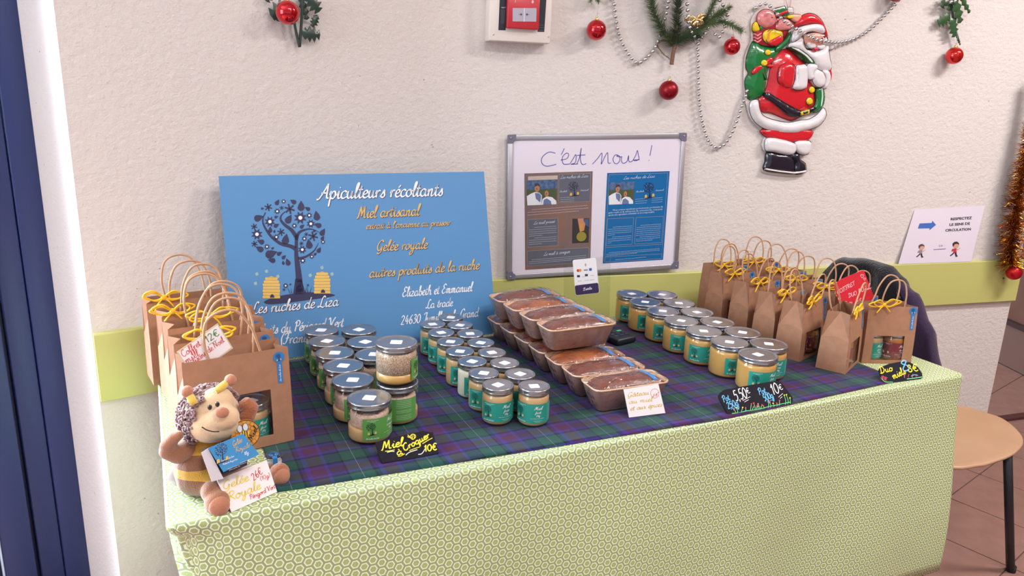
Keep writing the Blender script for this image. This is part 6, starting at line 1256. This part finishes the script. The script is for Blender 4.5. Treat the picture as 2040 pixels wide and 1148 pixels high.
m.slab(P, 0.0015, mat('plaque_clear_rim', (222,212,208), 0.15, coat=0.6), lambda u, v, h: TL(u, v, 0.0045+h)); m.build('backing', sp)
m = MB(); m.tube([TL(*SX(412,55), 0.006), TL(*SX(400,0), 0.004), TL(*SX(396,-40), 0.002)], 0.0009, mat('pink_cord', (206,140,130), 0.7), 5); m.tube([TL(*SX(420,55), 0.006), TL(*SX(432,0), 0.004), TL(*SX(440,-40), 0.002)], 0.0009, mat('pink_cord'), 5); m.build('hanging_cord', sp)
shape('hanging_tab', [(408,45),(440,45),(446,80),(405,78)], 0.002, mat('plaque_clear_rim'), 0, False)
shape('coat_body', [(395,300),(440,320),(490,370),(530,400),(545,480),(570,520),(575,640),(540,690),(500,712),(440,745),(400,742),(300,702),(240,690),(215,622),(262,570),(285,480),(300,400),(340,330)], 0.020, PRED)
shape('green_sack', [(185,258),(150,350),(145,420),(160,452),(138,500),(148,580),(170,620),(238,597),(262,565),(278,450),(300,395),(350,330),(405,255),(418,200),(385,240),(330,290),(250,282),(215,262)], 0.016, PGR)
g = shape('bundle_of_gifts', [(195,200),(200,262),(250,282),(330,288),(385,238),(412,190),(400,120),(330,100),(250,150),(190,160)], 0.008, PDR)
shape('gift_box', [(250,250),(245,205),(280,180),(330,185),(368,200),(362,250),(300,280)], 0.006, PYE, 0.007, parent=g); shape('gift_stripe', [(262,250),(268,200),(290,182),(300,184),(285,210),(280,262)], 0.003, POR, 0.011, parent=g)
shape('gift_box', [(270,268),(282,248),(350,215),(370,235),(362,262),(322,286),(290,282)], 0.007, PRED, 0.010, False, parent=g); shape('gift_box', [(312,52),(385,36),(412,85),(345,112)], 0.006, PGR, 0.004, False, parent=g); shape('gift_stripe', [(330,86),(392,62),(400,76),(340,104)], 0.002, PRED, 0.010, False, parent=g); shape('gift_stripe', [(316,56),(378,38),(384,48),(322,66)], 0.002, PWH, 0.008, False, parent=g)
shape('candy_stripe', [(186,150),(182,185),(196,198),(226,190),(222,160),(206,132)], 0.008, PYE, 0.004, parent=g); shape('candy_stripe', [(226,160),(228,188),(246,186),(244,168)], 0.005, PGR, 0.006, parent=g)
for y in (205,225,245): shape('scarf_stripe', [(192,y),(212,y+12),(236,y-4),(236,y+6),(212,y+22),(194,y+10)], 0.003, PPK, 0.008, False, parent=g, line=False)
tb_ = shape('pink_toy_head', C_(268,116,60,60), 0.014, PPK, 0.004, parent=g)
shape('toy_eye', C_(290,110,4), 0.002, PBK, 0.0175, parent=tb_, line=False); shape('toy_snout', C_(308,128,8,10), 0.003, pm('pale_pink',(240,180,176)), 0.013, parent=tb_); shape('toy_ear', [(222,118),(236,104),(240,112),(228,132)], 0.003, pm('pale_pink',(240,180,176)), 0.014, parent=tb_)
d_ = shape('doll', [(322,170),(330,140),(360,120),(400,118),(428,150),(418,182),(372,190),(335,185)], 0.010, PPK, 0.006, parent=g); shape('doll_hand', [(330,150),(345,120),(356,112),(352,140)], 0.004, PPK, 0.012, parent=g); shape('toy_arm', [(398,92),(470,88),(484,104),(455,140),(425,128)], 0.010, pm('skin',(226,160,140)), 0.004, parent=g); shape('toy_sleeve', [(392,98),(428,94),(430,112),(398,116)], 0.004, PYE, 0.011, parent=g)
shape('sack_rim', [(330,288),(385,240),(418,195),(412,240),(360,300),(320,318)], 0.006, PGR, 0.012)
for x, y, r in ((268,325,19),(245,390,20)): shape('gold_button', C_(x,y,r), 0.006, PYE, 0.014)
for p_ in ([(170,450),(190,415),(222,402),(238,412),(212,445),(182,460)],[(250,384),(280,354),(302,362),(296,385),(268,404)],[(268,400),(300,402),(288,418),(262,412)]): shape('red_bow', p_, 0.005, PRED, 0.013)
shape('bow_tail', [(232,420),(246,420),(250,450),(264,480),(262,494),(244,470)], 0.003, pm('leaf_green',(40,110,50)), 0.014)
shape('beard', [(410,262),(452,240),(485,225),(495,275),(520,305),(590,305),(612,262),(622,212),(646,250),(650,300),(656,350),(664,430),(610,446),(560,420),(540,385),(500,345),(440,312),(398,292)], 0.020, PWH, 0.008)
fc = shape('face', [(483,228),(520,208),(560,202),(600,214),(606,255),(592,285),(545,296),(500,285)], 0.014, pm('skin',(226,160,140)), 0.016)
for pts in ([(498,262),(525,256),(548,268),(556,284),(548,298),(520,302),(502,288)],[(556,284),(575,280),(604,278),(606,296),(588,308),(562,300)]): shape('moustache', pts, 0.008, PWH, 0.022)
shape('mouth', [(538,298),(552,293),(568,300),(560,314),(548,318)], 0.004, pm('mouth',(214,40,60)), 0.024); shape('nose', C_(577,258,15,11), 0.007, pm('skin2',(230,150,136)), 0.026)
for x, y in ((532,222),(588,222)): shape('eyebrow', C_(x,y,14,6), 0.004, PWH, 0.027)
for x, y in ((543,240),(584,240)): shape('eye', C_(x,y,4,5), 0.002, PBK, 0.030, line=False)
shape('red_hat', [(436,168),(468,112),(520,82),(572,92),(612,132),(636,185),(646,238),(630,240),(606,190),(560,160),(500,158)], 0.016, PRED, 0.006)
shape('hat_brim', [(410,228),(425,188),(480,162),(560,148),(606,160),(616,192),(604,212),(545,198),(490,212),(452,246),(412,262)], 0.014, PWH, 0.016)
shape('hat_pompom', C_(664,280,24,30), 0.010, PWH, 0.004)
shape('sleeve', [(330,430),(348,402),(395,386),(428,405),(432,450),(412,540),(362,542),(326,502)], 0.014, PRED, 0.016)
shape('cuff', [(430,412),(462,400),(494,402),(502,450),(496,536),(462,558),(410,546),(426,490)], 0.014, PWH, 0.022)
shape('mitten', [(498,402),(540,395),(558,405),(556,430),(534,450),(540,480),(520,495),(500,480)], 0.012, PWH, 0.024); shape('mitten', [(536,440),(560,428),(596,448),(610,480),(602,528),(562,540),(530,500)], 0.012, PWH, 0.024)
shape('cuff', [(600,438),(640,436),(652,490),(626,548),(600,540),(610,490)], 0.012, PWH, 0.014); shape('sleeve', [(650,400),(668,440),(668,485),(652,510),(645,450)], 0.010, PRED, 0.004)
shape('green_strap', [(395,293),(440,300),(500,335),(548,388),(520,392),(480,348),(425,312)], 0.006, PGR, 0.022); shape('strap_stripe', [(402,296),(445,306),(500,345),(530,380),(522,384),(484,344),(430,310)], 0.002, PWH, 0.027, line=False)
shape('green_strap', [(568,548),(612,548),(624,600),(612,658),(570,696),(545,682),(572,622)], 0.008, PGR, 0.010); shape('strap_stripe', [(596,550),(602,550),(606,600),(598,652),(592,654),(598,600)], 0.002, PWH, 0.018, line=False)
shape('belt', [(262,572),(250,600),(300,640),(390,712),(430,722),(505,706),(560,672),(545,664),(470,684),(400,652),(330,612)], 0.007, PBK, 0.019)
shape('belt_buckle', [(455,690),(514,674),(512,702),(462,714)], 0.004, PYE, 0.025, False); shape('buckle_hole', [(470,692),(500,684),(498,696),(474,704)], 0.002, PBK, 0.029, False)
for x, y, r in ((532,555,18),(518,625,20)): shape('gold_button', C_(x,y,r,r*1.15), 0.006, PYE, 0.020)
shape('trousers', [(250,795),(545,798),(530,872),(440,880),(430,890),(280,856)], 0.014, PRED)
shape('coat_hem', [(168,625),(215,618),(225,680),(252,718),(320,742),(400,756),(480,742),(532,735),(580,705),(616,665),(636,710),(602,768),(545,798),(430,826),(300,812),(222,780),(176,732),(158,670)], 0.016, PWH, 0.008)
shape('trouser_cuff', [(268,852),(340,856),(432,882),(444,905),(440,942),(405,960),(300,940),(256,930),(250,882)], 0.014, PWH, 0.010); shape('trouser_cuff', [(442,876),(530,870),(542,900),(526,950),(485,958),(445,932)], 0.012, PWH, 0.008)
for p_ in ([(275,936),(340,945),(402,952),(438,985),(442,1058),(430,1076),(340,1068),(254,1052),(262,1000)],[(404,962),(470,942),(478,985),(510,1010),(516,1050),(500,1070),(440,1076),(442,1000)]): shape('boot', p_, 0.014, PBK, 0.004)
shape('boot_sole', [(256,1038),(340,1052),(432,1062),(505,1050),(512,1058),(500,1066),(432,1074),(340,1064),(256,1050)], 0.004, PWH, 0.014, False)
